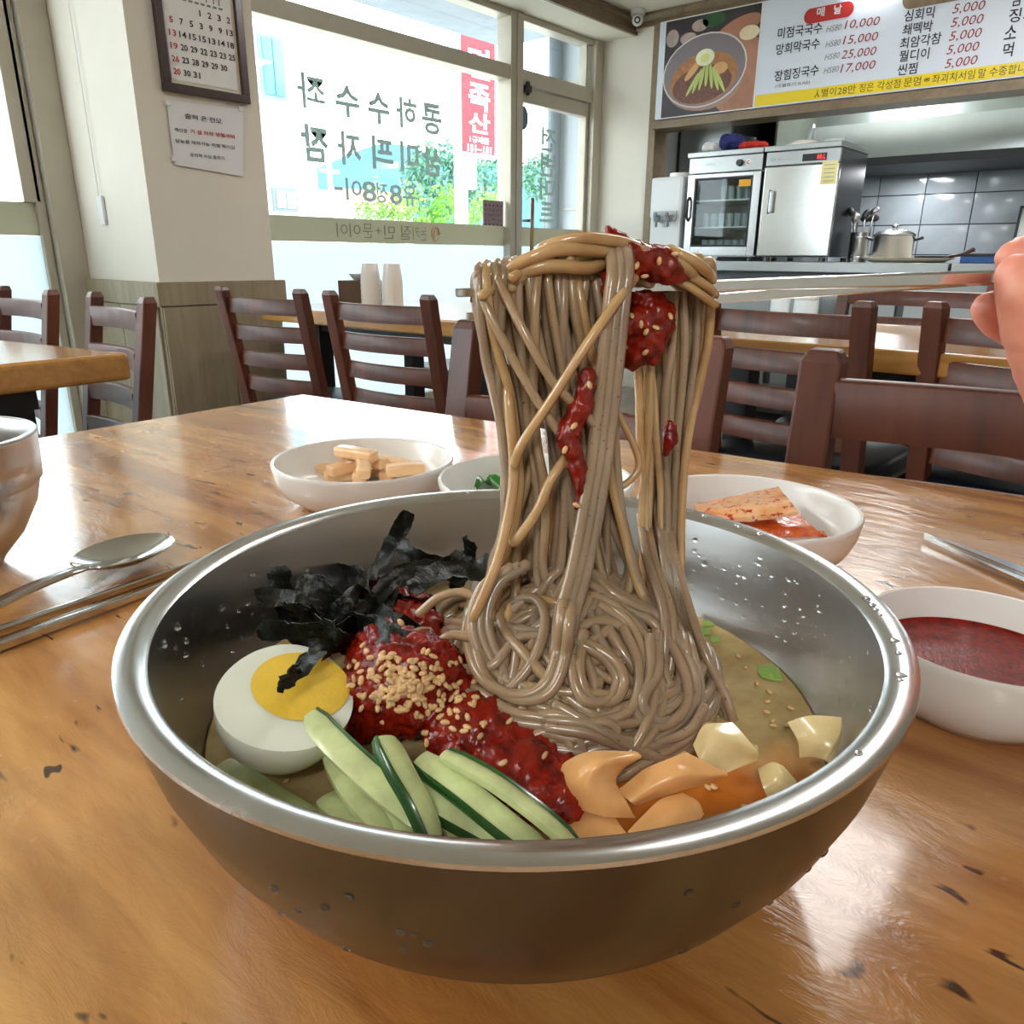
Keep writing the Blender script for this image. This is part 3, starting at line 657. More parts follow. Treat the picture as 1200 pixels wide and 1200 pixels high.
nt_ = thing('paper_notice', 'creased white paper notice taped to the pillar below the calendar', 'notice', (a.x, CY, c.z))
pts = []
for i in range(9):
    row = []
    for j in range(9):
        p = a.lerp(b, j/8).lerp(c.lerp(d, j/8), i/8); row.append((p.x, CY-.003-.003*abs(math.sin(i*.9+j*.7)), p.z))
    pts.append(row)
obj('sheet', MB().grid(pts, .0005), mat('notice_paper', (226, 226, 230), .45, var=.015), nt_, True, True)
kb, rr = MB(), MB(); yq = CY-.0075
onp(kb, '출혀', (217, 139), (232, 141), .017, .01, yq); onp(kb, '은 런모', (236, 142), (260, 145), .017, .01, yq)
onp(kb, '해안문', (205, 154), (220, 156), .012, .01, yq); onp(rr, '가 섬 의혀 영헬세터', (223, 156), (275, 163), .0135, .02, yq)
onp(kb, '담눙품 해하가능 저밸 쪽이십', (206, 166), (275, 176), .012, .01, yq); onp(kb, '문의혁 수십 출회기', (223, 183), (263, 188), .012, .01, yq)
obj('lettering', kb, M_INK, nt_, False, True); obj('red_lettering', rr, M_RED, nt_, False, True)
tp = MB()
for p in ((196, 121), (203, 186), (281, 128)): q = PY(p[0], p[1], CY); tp.bb((q.x-.008, CY-.009, q.z-.008), (q.x+.008, CY-.002, q.z+.008))
obj('tape', tp, M_PLAST, nt_, False, True)
c = PX(747, 22, KX-.12)
cc = thing('security_camera', 'small white dome security camera at the ceiling corner beside the menu', 'camera', (c.x, c.y, CEIL))
obj('mount', MB().cyl((0, 0, -.03), .045, .03, 24), M_PLAST, cc)
q = Vector((-.8, -.5, -.25)).normalized(); Rq = q.to_track_quat('Z', 'Y').to_matrix()
obj('housing', ellipsoid(MB(), (0, 0, -.055), (.036, .036, .038), Rq, 20, 12), M_PLAST, cc)
obj('lens', MB().lathe([(0, .036), (.018, .036), (.02, .030), (0, .03)], 20, (0, 0, -.055), Rq), M_BLACK, cc)

# ------------------------------------------------------------------ menu sign
SX = KX-.058
sy1 = 2.895; sy0 = -1.6; sz0, sz1 = 1.768, 2.322
ms = thing('menu_sign', 'long white menu board with prices and a noodle photo over the kitchen opening', 'sign', (KX-.03, .9, sz0))
obj('board', MB().bb((SX, sy0, sz0), (KX-.001, sy1, sz1)), mat('sign_white', (216, 222, 234), .4, var=.01), ms, False, True)
SU = Vector((0, -1, 0)); sx = SX-.001
def sp(px, py): return PX(px, py, sx)
def srect(mb, p0, p1, p2=None, dx=0):
    a, b = sp(*p0), sp(*p1); mb.bb((sx-dx-.0006, b.y, b.z), (sx-dx, a.y, a.z)); return mb
def stext(mb, s, pa, pb, h, bold=.012, dx=.001, shear=0):
    a, b = sp(*pa), sp(*pb)
    n = len(mb.v); text(mb, s, (sx-dx, a.y, a.z), SU, VZ, a.y-b.y, h, False, bold, None, shear)
    sl = (b.z-a.z)/(a.y-b.y)
    mb.v = mb.v[:n]+[(v[0], v[1], v[2]+sl*(a.y-v[1])) for v in mb.v[n:]]
yl = sp(778, 100).y; yr = sp(890, 60).y; yb = sp(886, 112.5).z
obj('yellow_band', MB().bb((sx-.0008, sy0, sz0+.008), (sx, sp(886, 110).y, sz0+.068)), mat('sign_yellow', (236, 208, 16), .4, var=.01), ms, False, True)
ink, red = MB(), MB(); H = .056
stext(ink, '미점국국수', (911, 46), (963, 39), H); stext(ink, '망희막국수', (909, 65), (960, 57), H); stext(ink, '장힘징국수', (907, 96), (959, 88), H)
for (x, y, s) in ((989, 36, '10,000'), (987, 54, '15,000'), (985, 71, '25,000'), (984, 87, '17,000')): stext(red, s, (x, y), (x+40, y-5), .048, .0, shear=.18)
gm = MB()
for (x, y) in ((968, 38), (967, 56), (966, 71), (965, 87)): stext(gm, 'HS80', (x, y), (x+17, y-3), .03, 0, shear=.2)
stext(gm, '(개별표기 ILAE)', (908, 104), (949, 99), .022)
for (x, y, x2, y2, s) in ((1059, 26, 1094, 21, '심회믹'), (1057, 42, 1092, 37, '쵀떽박'), (1054, 58, 1102, 51, '최암각참'), (1053, 73, 1088, 69, '뭘디이'), (1051, 89, 1074, 86, '씬찜')): stext(ink, s, (x, y), (x2, y2), .053)
for (x, y) in ((1115, 18), (1113, 34), (1111, 50), (1108, 66), (1106, 82)): stext(red, '5,000', (x, y), (x+37, y-5), .048, .0, shear=.18)
stext(ink, '남', (1185, 8), (1197, 6), .06); stext(ink, '징치', (1181, 27), (1212, 24), .06); stext(ink, '소', (1176, 47), (1190, 45), .06); stext(ink, '먹', (1174, 68), (1186, 66), .062)
obj('lettering', ink, M_INK, ms, False, True); obj('prices', red, M_DKRED, ms, False, True); obj('small_print', gm, M_GREY, ms, False, True)
bm_ = MB()
for s, x0_, x1_ in (('ㅅ', 954, 960), ('별이', 962, 979), ('28만', 981, 1002), ('징은', 1006, 1023), ('각성점', 1027, 1054), ('문멈', 1058, 1078), ('※', 1081, 1089), ('좌괴치서임', 1091, 1141), ('말', 1145, 1154), ('수종합니', 1158, 1200), ('다', 1202, 1212)):
    f = lambda x: 117-(x-954)*(117-87)/(1212-954)
    a_, b_ = sp(x0_, f(x0_)), sp(x1_, f(x1_)); text(bm_, s, (sx-.002, a_.y, sz0+.017+(.012 if s == '※' else 0)), SU, VZ, a_.y-b_.y, .042 if s != '※' else .02, False, .004)
obj('band_lettering', bm_, mat('olive_ink', (96, 84, 20), .5), ms, False, True)
def pill(c, w_, h, m_, nm):
    a = sp(*c); mb = MB(); vs = []
    for k in range(24):
        t = 2*math.pi*k/24; vs.append((math.copysign(max(0, w_/2-h/2), math.cos(t))+math.cos(t)*h/2, math.sin(t)*h/2))
    mb.add([(sx-.002, a.y-x, a.z+z) for x, z in vs]+[(sx-.0003, a.y-x, a.z+z) for x, z in vs], [tuple(range(24))]+[(k, k+24, (k+1) % 24+24, (k+1) % 24) for k in range(24)])
    obj(nm, mb, m_, ms, False, True)
pill((971, 15), .27, .076, M_RED, 'red_heading'); pill((1100, -7), .34, .09, M_TRIM, 'brown_heading')
wm = MB(); stext(wm, '매', (957, 20), (966, 19), .045, .02, .004); stext(wm, '날', (977, 17), (986, 16), .045, .02, .004)
obj('heading_lettering', wm, M_PLAST, ms, False, True)
# the printed dish photograph on the board (flat print)
py0_, py1_ = sp(778, 80).y, sp(888, 60).y; pz0, pz1 = sz0+.006, sz1-.006; PWd = py0_-py1_; PHt = pz1-pz0
def pe(nm, cu, cv, ru, rv, m_, dx, rot=0, n=28):
    vs = []
    for k in range(n):
        t = 2*math.pi*k/n; x = ru*math.cos(t); z = rv*math.sin(t); x, z = x*math.cos(rot)-z*math.sin(rot), x*math.sin(rot)+z*math.cos(rot)
        u = min(1, max(0, cu+x)); v = min(1, max(0, cv+z)); vs.append((sx-dx, py0_-u*PWd, pz0+v*PHt))
    return (vs, [tuple(range(n))])
def pp(nm, items, m_):
    mb = MB()
    for vs, fs in items: mb.add(vs, fs)
    obj(nm, mb, m_, ms, False, True)
obj('photo_border', MB().bb((sx-.0004, py1_-.006, pz0-.006), (sx, py0_+.006, pz1+.006)), M_WHITE, ms, False, True)
obj('photo_print', MB().bb((sx-.0010, py1_, pz0), (sx-.0004, py0_, pz1)), mat('print_dark_slate', (52, 44, 50), .4, var=.4, scale=6), ms, False, True)
pp('photo_board', [pe('', .86, .30, .30, .42, 0, .0014), pe('', .78, .80, .24, .10, 0, .0014, .35)], mat('print_board', (170, 116, 92), .4, var=.15, scale=10))
pp('photo_leaves', [pe('', .52, .93, .12, .07, 0, .0016)], mat('print_green', (28, 84, 36), .4))
pp('photo_egg', [pe('', .90, .74, .10, .07, 0, .0018), ], mat('print_cream', (226, 208, 172), .4))
pp('photo_garlic', [pe('', .08, .82, .07, .09, 0, .0016), pe('', .38, .90, .09, .06, 0, .0016), pe('', .26, .79, .09, .06, 0, .0016)], mat('print_garlic', (176, 156, 150), .4, var=.2, scale=20))
pp('photo_bowl_side', [pe('', .46, .33, .42, .30, 0, .0020)], mat('print_bowl_side', (160, 128, 112), .4))
pp('photo_bowl_rim', [pe('', .45, .44, .455, .375, 0, .0024, .12)], mat('print_rim', (214, 204, 198), .4))
pp('photo_bowl', [pe('', .45, .44, .44, .36, 0, .0028, .12)], mat('print_bowl', (128, 116, 122), .4, var=.1, scale=3))
pp('photo_broth', [pe('', .45, .36, .37, .26, 0, .0032, .12)], mat('print_broth', (168, 112, 62), .4, var=.25, scale=40))
pp('photo_noodles', [pe('', .44, .30, .32, .19, 0, .0036, .1)], mat('print_noodles', (108, 62, 46), .4, var=.45, scale=70))
pp('photo_cucumber', [pe('', .34+.05*k, .40-.03*abs(k-3), .018, .13, 0, .0042, -.5+.16*k) for k in range(7)], mat('print_cucumber', (186, 200, 110), .4))
pp('photo_radish', [pe('', .33, .45, .035, .12, 0, .0040, -.7), pe('', .63, .44, .08, .06, 0, .0040)], mat('print_radish', (214, 160, 104), .4))
pp('photo_egg_half', [pe('', .46, .57, .10, .085, 0, .0046)], mat('print_egg', (236, 236, 200), .4)); pp('photo_yolk', [pe('', .46, .565, .05, .045, 0, .0050)], mat('print_yolk', (222, 220, 140), .4))
# ------------------------------------------------------------------ kitchen
M_STM = steel('matte_steel', (168, 170, 170), .33, (1, 8, 1), 20, .005); M_STD = steel('dark_steel', (92, 94, 96), .35)
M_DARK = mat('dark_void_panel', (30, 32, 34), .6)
ct = thing('kitchen_counter', 'long stainless steel counter under the menu board', 'counter', (4.65, .45, 0))
obj('worktop', MB().bb((4.30, .905, .848), (5.05, 2.44, .90), .004), M_STM, ct, False, True)
obj('worktop', MB().bb((4.30, -1.6, .848), (5.05, .893, .90), .004), M_STM, ct, False, True)
obj('base', MB().bb((4.42, -1.6, .05), (5.0, 2.43, .845)), M_STD, ct, False, True)
for k in range(6):
    y = -1.5+k*.66
    dr = obj('door', MB().bb((4.40, y, .1), (4.419, y+.62, .80), .004), M_STM, ct, False, True)
    hb = MB().tube([(4.385, y+.1, .74), (4.385, y+.5, .74)], .008, 8); hb.v = [tuple(Vector(v)-ct.location) for v in hb.v]; obj('handle', hb, M_STEEL, dr)
ls = thing('low_shelf', 'low steel shelf standing in front of the counter behind the chairs', 'shelf', (4.14, 1.3, 0))
obj('shelf_board', MB().bb((3.98, .75, .60), (4.30, 2.1, .625), .003), M_STM, ls, False, True)
obj('shelf_board', MB().bb((3.98, .75, .22), (4.30, 2.1, .24), .003), M_STD, ls, False, True)
for x in (4.0, 4.28):
    for y in (.77, 2.08): obj('leg', MB().bb((x-.012, y-.012, 0), (x+.012, y+.012, .60)), M_STD, ls, False, True)
for k, (px, rr_, lab) in enumerate(((915, .05, 'white lidded jar on the low shelf under the counter, left one'), (945, .062, 'white lidded jar on the low shelf under the counter, right one'))):
    p = PX(px, 355, 4.12); t = thing('jar', lab, 'jar', (4.12, p.y, .626))
    obj('jar_body', MB().lathe([(0, 0), (rr_, 0), (rr_, .085), (rr_*.95, .095), (0, .095)], 24), M_PLAST, t); obj('lid', MB().cyl((0, 0, .095), rr_*1.03, .018, 24), M_WHITE, t)
# glass sterilising cabinet
F0 = 4.50; yA, yB, yC = 1.545, 1.962, 2.435; zt_ = 1.505
def cabinet(name, label, ya, yb):
    t = thing(name, label, 'cabinet', (F0+.22, (ya+yb)/2, .90))
    obj('foot', MB().cyl((F0+.04, ya+.05, .90), .018, .022, 12).cyl((F0+.04, yb-.05, .90), .018, .022, 12).cyl((F0+.40, ya+.05, .90), .018, .022, 12).cyl((F0+.40, yb-.05, .90), .018, .022, 12), M_STD, t, True, True)
    obj('top_panel', MB().bb((F0-.025, ya, zt_-.028), (F0+.44, yb, zt_), .004), M_STM, t, False, True)
    return t
g = cabinet('glass_door_cabinet', 'stainless cabinet with a glass door full of cups, left one on the counter', yB+.006, yC)
ya, yb = yB+.012, yC-.006
obj('body', MB().bb((F0+.02, ya, .925), (F0+.43, ya+.015, zt_-.03)).bb((F0+.02, yb-.015, .925), (F0+.43, yb, zt_-.03)).bb((F0+.41, ya+.015, .925), (F0+.43, yb-.015, zt_-.03)).bb((F0+.02, ya+.015, .925), (F0+.41, yb-.015, .945)), M_STM, g, False, True)
cp = obj('control_panel', MB().bb((F0-.008, ya, zt_-.115), (F0+.02, yb, zt_-.03), .003), M_STM, g, False, True)
kn = MB().lathe([(0, .018), (.017, .018), (.019, 0)], 20, Vector((F0-.009, ya+.135, zt_-.072))-g.location, Matrix.Rotation(-math.pi/2, 3, 'Y')); obj('knob', kn, M_BLACK, cp)
kn = MB().lathe([(0, .002), (.016, .002), (.018, 0)], 20, Vector((F0-.009, ya+.085, zt_-.072))-g.location, Matrix.Rotation(-math.pi/2, 3, 'Y')); obj('badge', kn, M_WHITE, cp)
kn = MB(); text(kn, 'C', (F0-.0125, ya+.094, zt_-.082), SU, VZ, .016, .02, False, .04); kn.v = [tuple(Vector(v)-g.location) for v in kn.v]; obj('badge_mark', kn, M_RED, cp)
kn = MB(); text(kn, '- - - (☆)', (F0-.0095, yb-.05, zt_-.078), SU, VZ, .11, .02, False, 0); kn.v = [tuple(Vector(v)-g.location) for v in kn.v]; obj('lettering', kn, M_GREY, cp)
dz0, dz1 = .93, zt_-.12; fw = .036
dr = obj('door', MB().bb((F0-.012, ya, dz0), (F0+.018, ya+fw+.01, dz1), .003).bb((F0-.012, yb-fw-.01, dz0), (F0+.018, yb, dz1), .003).bb((F0-.012, ya+fw+.01, dz0), (F0+.018, yb-fw-.01, dz0+.05), .003).bb((F0-.012, ya+fw+.01, dz1-.022), (F0+.018, yb-fw-.01, dz1), .003), M_STEEL, g, False, True)
def sub(nm, mb, m_, par, root, sm=True):
    mb.v = [tuple(Vector(v)-root.location) for v in mb.v]; return obj(nm, mb, m_, par, sm)
gy0, gy1, gz0, gz1 = ya+fw+.01, yb-fw-.01, dz0+.05, dz1-.022
sub('gasket', MB().bb((F0-.013, gy0, gz0), (F0-.004, gy0+.011, gz1)).bb((F0-.013, gy1-.011, gz0), (F0-.004, gy1, gz1)).bb((F0-.013, gy0+.011, gz0), (F0-.004, gy1-.011, gz0+.011)).bb((F0-.013, gy0+.011, gz1-.011), (F0-.004, gy1-.011, gz1)), M_BLACK, dr, g, False)
sub('glass', MB().bb((F0-.003, gy0, gz0), (F0+.002, gy1, gz1)), M_CABGLASS, dr, g, False)
sub('handle', MB().tube([(F0-.015, yb-.02, 1.13), (F0-.035, yb-.02, 1.15), (F0-.035, yb-.02, 1.24), (F0-.015, yb-.02, 1.26)], .008, 8), M_BLACK, dr, g)
sub('label', MB().bb((F0-.006, gy0+.015, gz1-.055), (F0-.0035, gy0+.085, gz1-.018)), mat('orange_label', (232, 168, 20), .5), dr, g, False)
shz = [gz0+.115, gz0+.265]
for z in shz: obj('shelf', MB().bb((F0+.03, ya+.016, z-.008), (F0+.40, yb-.016, z)), M_PLAST, g, False, True)
M_GL2 = mat('cup_pale_glass', (176, 186, 190), .2, var=.1); M_TUM = steel('steel_tumbler', (180, 182, 186), .2)
cn = 0
cup0 = None
for lv, z in enumerate([.9455, shz[0]+.0005, shz[1]+.0005]):
    for r_ in range(3):
        for c_ in range(7):
            if lv == 2 and c_ > 4: continue
            y = ya+.055+c_*.050; x = F0+.07+r_*.07; h_ = (.078, .072, .07)[lv]*(1, .9)[(c_+r_) % 2]
            if cup0 is None:
                cup0 = obj('cup', MB().lathe([(0, 0), (.017, 0), (.021, .075), (.019, .075), (.015, .004), (0, .004)], 14), M_GL2)
                cup0.location = (x, y, z); cc_ = cup0
            else: cc_ = cup0.copy(); sc.collection.objects.link(cc_); cc_.location = (x, y, z)
            tag(cc_, ['small cup on the bottom level inside the glass door cabinet', 'small cup on the lower shelf inside the glass door cabinet', 'small cup on the upper shelf inside the glass door cabinet'][lv], 'cup', ['cups on the cabinet bottom', 'cups on the lower cabinet shelf', 'cups on the upper cabinet shelf'][lv])
            if (c_+r_+lv) % 3 == 0: pass
g = cabinet('steel_door_cabinet', 'stainless cabinet with a solid door and red display, right one on the counter', yA, yB)
ya, yb = yA, yB-.006
obj('body', MB().bb((F0+.015, ya+.004, .925), (F0+.43, yb-.004, zt_-.03), .003), steel('side_steel', (80, 82, 84), .3), g, False, True)
cp = obj('control_panel', MB().bb((F0-.010, ya+.004, zt_-.10), (F0+.014, yb-.004, zt_-.03), .003), M_STM, g, False, True)
sub('display', MB().bb((F0-.013, ya+.075, zt_-.088), (F0-.0095, ya+.205, zt_-.052)), M_BLACK, cp, g, False)
red_e = N('red_led'); red_e.b.inputs['Emission Color'].default_value = (1, .03, .04, 1); red_e.b.inputs['Emission Strength'].default_value = 1.6; red_e.set(Base_Color=(.5, .02, .02))
kn = MB(); text(kn, '88.L', (F0-.0145, ya+.125, zt_-.081), SU, VZ, .045, .022, False, .01); sub('display_digits', kn, red_e.m, cp, g, False)
kn = MB(); text(kn, '◎ ㅁ-----', (F0-.0115, yb-.03, zt_-.078), SU, VZ, .11, .018); sub('lettering', kn, M_GREY, cp, g, False)
dr = obj('door', MB().bb((F0-.014, ya+.002, .93), (F0+.014, yb-.002, zt_-.105), .005), steel('door_steel', (196, 196, 194), .2, bump=0, sc_=3), g, False, True)
sub('handle', MB().bb((F0-.035, yb-.075, 1.16), (F0-.0145, yb-.052, 1.275), .006), M_STEEL, dr, g, False)
sub('handle_recess', MB().bb((F0-.0165, yb-.052, 1.155), (F0-.0142, yb-.04, 1.28), .001), M_BLACK, dr, g, False)
sub('sticker', MB().bb((F0-.0160, ya+.01, 1.295), (F0-.0142, ya+.092, 1.41)), mat('yellow_sticker', (224, 214, 150), .5), dr, g, False)
kn = MB()
for k in range(5): kn.bb((F0-.0166, ya+.022, 1.39-.02*k), (F0-.016, ya+.08, 1.393-.02*k))
sub('sticker_print', kn, M_GREY, dr, g, False)
# on top of the cabinets
def blob(name, label, cat, c, r, m_, seed=0, n=5, vox=.004):
    rnd = random.Random(seed); mb = MB()
    for k in range(n): ellipsoid(mb, (c[0]+rnd.uniform(-.5, .5)*r[0], c[1]+rnd.uniform(-.6, .6)*r[1], c[2]+r[2]*rnd.uniform(.55, .8)), (r[0]*.55, r[1]*.5, r[2]*.6))
    mb = remesh(mb, vox, 2, .004, 60); zmin = min(v[2] for v in mb.v); mb.v = [(x, y, z-zmin+c[2]) for x, y, z in mb.v]
    return centered(name, mb, m_, label, cat)
blob('plastic_bag', 'crumpled white bag on the left end of the glass cabinet', 'bag', (4.62, 2.35, zt_+.001), (.06, .06, .05), M_PLAST, 1)
blob('cloth', 'bunched navy blue cloth on top of the glass cabinet', 'cloth', (4.62, 2.22, zt_+.001), (.07, .085, .075), mat('navy_cloth', (34, 42, 110), .8, var=.3), 2)
blob('cloth', 'folded red cloth on top of the glass cabinet beside the blue one', 'cloth', (4.60, 2.06, zt_+.001), (.07, .10, .035), mat('red_cloth', (196, 40, 30), .8), 3)
t = thing('black_pot', 'black pot at the back of the glass cabinet top behind the cloths', 'pot', (4.82, 2.28, zt_+.001))
obj('pot_body', MB().lathe([(0, 0), (.085, 0), (.10, .03), (.10, .10), (.092, .10), (.09, .01), (0, .008)], 28), M_BLACK, t)
t = thing('plate', 'white plate turned upside down on the solid door cabinet', 'plate', (4.62, 1.80, zt_+.001)); obj('dish', MB().lathe([(0, .028), (.06, .028), (.085, .012), (.125, .003), (.127, 0), (.12, 0)], 36), M_WHITE, t)
t = thing('tray', 'thin grey tray on the solid door cabinet beside the plate', 'tray', (4.66, 1.61, zt_+.001)); obj('tray_base', MB().bb((-.12, -.055, 0), (.12, .05, .008), .003).bb((-.12, -.055, .008), (-.112, .05, .02)).bb((.112, -.055, .008), (.12, .05, .02)), M_STM, t, False)
# water dispenser
wx = 4.50
wd = thing('water_dispenser', 'white water dispenser standing left of the glass door cabinet', 'water dispenser', (wx+.16, 2.575, 0))
obj('body', MB().bb((wx, 2.47, .02), (wx+.32, 2.68, 1.17), .012).bb((wx-.006, 2.465, 1.15), (wx+.32, 2.685, 1.385), .02), M_PLAST, wd, False, True)
obj('top_lid', MB().cyl((wx+.16, 2.565, 1.385), .078, .03, 28), M_WHITE, wd, True, True)
obj('tap_panel', MB().bb((wx-.022, 2.492, 1.135), (wx-.004, 2.652, 1.19), .006), mat('tap_panel_grey', (176, 182, 186), .4), wd, False, True)
for y, cl in ((2.61, (100, 112, 130)), (2.53, (128, 108, 104))):
    tp_ = obj('tap', MB().bb((wx-.055, y-.012, 1.125), (wx-.02, y+.012, 1.165), .004).tube([(wx-.045, y, 1.125), (wx-.045, y, 1.10)], .008, 8), mat('tap_grey', (120, 126, 130), .4), wd, False, True)
    sub('tap_lever', MB().bb((wx-.068, y-.009, 1.15), (wx-.054, y+.009, 1.18), .003), mat('tap%d' % cl[0], cl, .4), tp_, wd, False)
obj('drip_tray', MB().bb((wx-.05, 2.50, .86), (wx, 2.65, .885), .004), M_STD, wd, False, True)
# utensil holder, pot, tray, box
p = PX(1004, 306, 4.74); uh = thing('utensil_holder', 'steel canister crowded with ladles and spoons on the counter', 'utensil holder', (4.74, p.y, .9005))
obj('canister', MB().lathe([(0, 0), (.050, 0), (.052, .155), (.054, .157), (.049, .157), (.047, .006), (0, .006)], 28), M_STEEL, uh)
obj('rib', MB().lathe([(.0505, .02), (.053, .025), (.0505, .03)], 28).lathe([(.0515, .125), (.054, .13), (.0515, .135)], 28), M_STEEL, uh)
for k in range(7):
    a_ = k*.9; x, y = .028*math.cos(a_), .028*math.sin(a_); q = Vector((x*.9, y*1.4, .245+.02*(k % 3)))
    it = thing('kitchen_spoon', 'steel utensil standing in the canister beside the cabinet', 'utensil', (4.74+x, p.y+y, .915), 0, 'utensils in the canister')
    obj('handle', MB().tube([(0, 0, 0), (q.x*.8, q.y*.8, q.z*.8)], .0045, 6), M_STEEL, it)
    Rr = Matrix.Rotation(.5*(k-3), 3, 'X'); obj('head', ellipsoid(MB(), (q.x*.9, q.y*.9, q.z*.88), (.007, .019, .03), Rr), M_STEEL if k % 2 else M_STD, it)
p = PX(1062, 308, 4.66); t = thing('round_tray', 'round cream tray on the counter under the steel pot', 'tray', (4.66, p.y, .9005))
obj('dish', MB().lathe([(0, 0), (.17, 0), (.222, .02), (.225, .025), (.218, .024), (.165, .006), (0, .006)], 48), mat('cream_tray', (206, 198, 176), .5), t)
p = PX(1042, 300, 4.62); sp_ = thing('stock_pot', 'steel stock pot with a lid on the cream tray', 'pot', (4.66, p.y-.0, .908))
obj('pot_body', MB().lathe([(0, 0), (.098, 0), (.102, .008), (.102, .125), (.106, .128), (.099, .129), (.096, .01), (0, .008)], 40), M_STEEL, sp_)
ld = obj('lid', MB().lathe([(.106, .130), (.108, .134), (.08, .150), (.03, .160), (0, .161)], 40), M_STEEL, sp_)
obj('lid_knob', MB().lathe([(.008, .158), (.008, .168), (.02, .172), (.022, .178), (.014, .184), (0, .185)], 20), M_CUTL, ld)
for s in (-1, 1): obj('handle', MB().tube([(0, s*.100, .105), (-.0, s*.125, .112), (.0, s*.14, .118), (.03, s*.135, .116), (.04, s*.098, .105)], .006, 8), M_BLACK, sp_)
p = PX(1085, 303, 4.72); t = thing('frying_pan', 'black pan with its handle sticking up behind the steel pot', 'pan', (4.80, p.y+.01, .9008))
t.location = (4.93, p.y+.02, .9008)
obj('pan_body', MB().lathe([(0, 0), (.07, 0), (.09, .035), (.086, .035), (.068, .005), (0, .005)], 28), M_BLACK, t); obj('handle', MB().tube([(0, -.085, .03), (0, -.15, .045), (0, -.2, .07)], [.008, .01, .012], 8), mat('brown_handle', (70, 36, 26), .5), t)
p = PX(1148, 307, 4.7); t = thing('blue_container', 'blue plastic container with a dark rim on the counter near the hand', 'container', (4.7, p.y-.03, .9005))
obj('tub', MB().bb((-.06, -.13, 0), (.06, .11, .035), .006), mat('blue_plastic', (24, 74, 132), .4), t, False); obj('rim', MB().bb((-.065, -.137, .0355), (.065, .117, .047), .003), M_BLACK, t, False)
p = PX(1180, 300, 5.9); t = thing('framed_tray', 'dark edged metal tray leaning on the tiled wall', 'tray', (5.93, p.y-.22, .8605))
fb = Matrix.Rotation(R_(8), 3, 'Y')
obj('tray_base', MB().box(fb @ Vector((0, 0, .19)), (.008, .40, .36), fb), M_STM, t, False)
mb = MB()
for c_, d_ in (((0, -.205, .19), (.016, .016, .38)), ((0, .205, .19), (.016, .016, .38)), ((0, 0, .372), (.016, .40, .016)), ((0, 0, .010), (.016, .40, .016))): mb.box(fb @ Vector(c_), d_, fb)
obj('rim', mb, M_DARK, t, False)
# back counter, hood, panels
t = thing('back_counter', 'dark back counter along the tiled wall', 'counter', (5.75, .9, 0))
obj('worktop', MB().bb((5.45, -1.6, .82), (KB-.012, 2.53, .86), .003), M_STM, t, False, True); obj('base', MB().bb((5.48, -1.6, 0), (KB-.012, 2.5, .819)), M_DARK, t, False, True)
hx0 = 5.30; hl = 2.02
hd_ = thing('extractor_hood', 'wide stainless extractor hood above the kitchen tiles', 'hood', (5.65, .2, 1.47))
vs = []; 
for y in (-1.6, hl): vs += [(hx0, y, 1.50), (hx0-.01, y, 1.50), (hx0+.02, y, 1.70), (hx0+.32, y, 2.2), (KB-.02, y, 2.2), (KB-.02, y, 1.50)]
obj('canopy', MB().add(vs, [(k, (k+1) % 6, 6+(k+1) % 6, 6+k) for k in range(6)]+[tuple(range(5, -1, -1)), tuple(range(6, 12))]), steel('hood_steel', (176, 186, 188), .3, (1, .3, 1), 6, 0), hd_, False, True)
obj('lower_rail', MB().bb((hx0-.012, -1.6, 1.455), (KB-.02, hl, 1.499)), M_DARK, hd_, False, True)
obj('end_panel', MB().bb((hx0-.005, hl+.001, 1.44), (KB-.02, hl+.02, 1.72)), M_STM, hd_, False, True)
M_BG = mat('beige_panel', (176, 174, 158), .6)
t = thing('pipe_column', 'beige pipes rising behind the glass cabinet', 'pipe', (5.7, 2.4, .861)); 
for k, y in enumerate((2.46, 2.42)): obj('pipe', MB().tube([(5.8, y, .861), (5.8, y, 2.38)], .018, 10), M_BG, t, True, True)
tag(centered('wall_cupboard', MB().bb((5.6, 2.06, 1.2), (KB-.012, 2.38, 2.05), .01), mat('pale_green_panel', (186, 196, 184), .5), 'pale cupboard on the kitchen wall behind the glass cabinet', 'cupboard'), None)
t = thing('tall_fridge', 'tall dark steel fridge at the left end of the kitchen', 'fridge', (5.6, 2.74, 0))
obj('body', MB().bb((5.3, 2.56, .02), (KB-.02, 2.94, 1.95), .006), M_STD, t, False, True); obj('door', MB().bb((5.27, 2.565, .1), (5.299, 2.935, 1.94), .005), M_STM, t, False, True)
# housings of the ceiling lamps; all but the first are added for fill
for i, (x, y) in enumerate(LAMPS):
    t = thing('unseen_ceiling_lamp', ['flat ceiling lamp above the chairs on the right', 'added unseen fill lamp on the ceiling above the photographer', 'added unseen fill lamp on the ceiling near the menu board', 'added unseen fill lamp on the ceiling near the window side'][i], 'lamp', (x, y, CEIL))
    obj('housing', MB().bb((-.58, -.17, -.05), (.58, .17, -.0005), .004), M_PLAST, t, False)
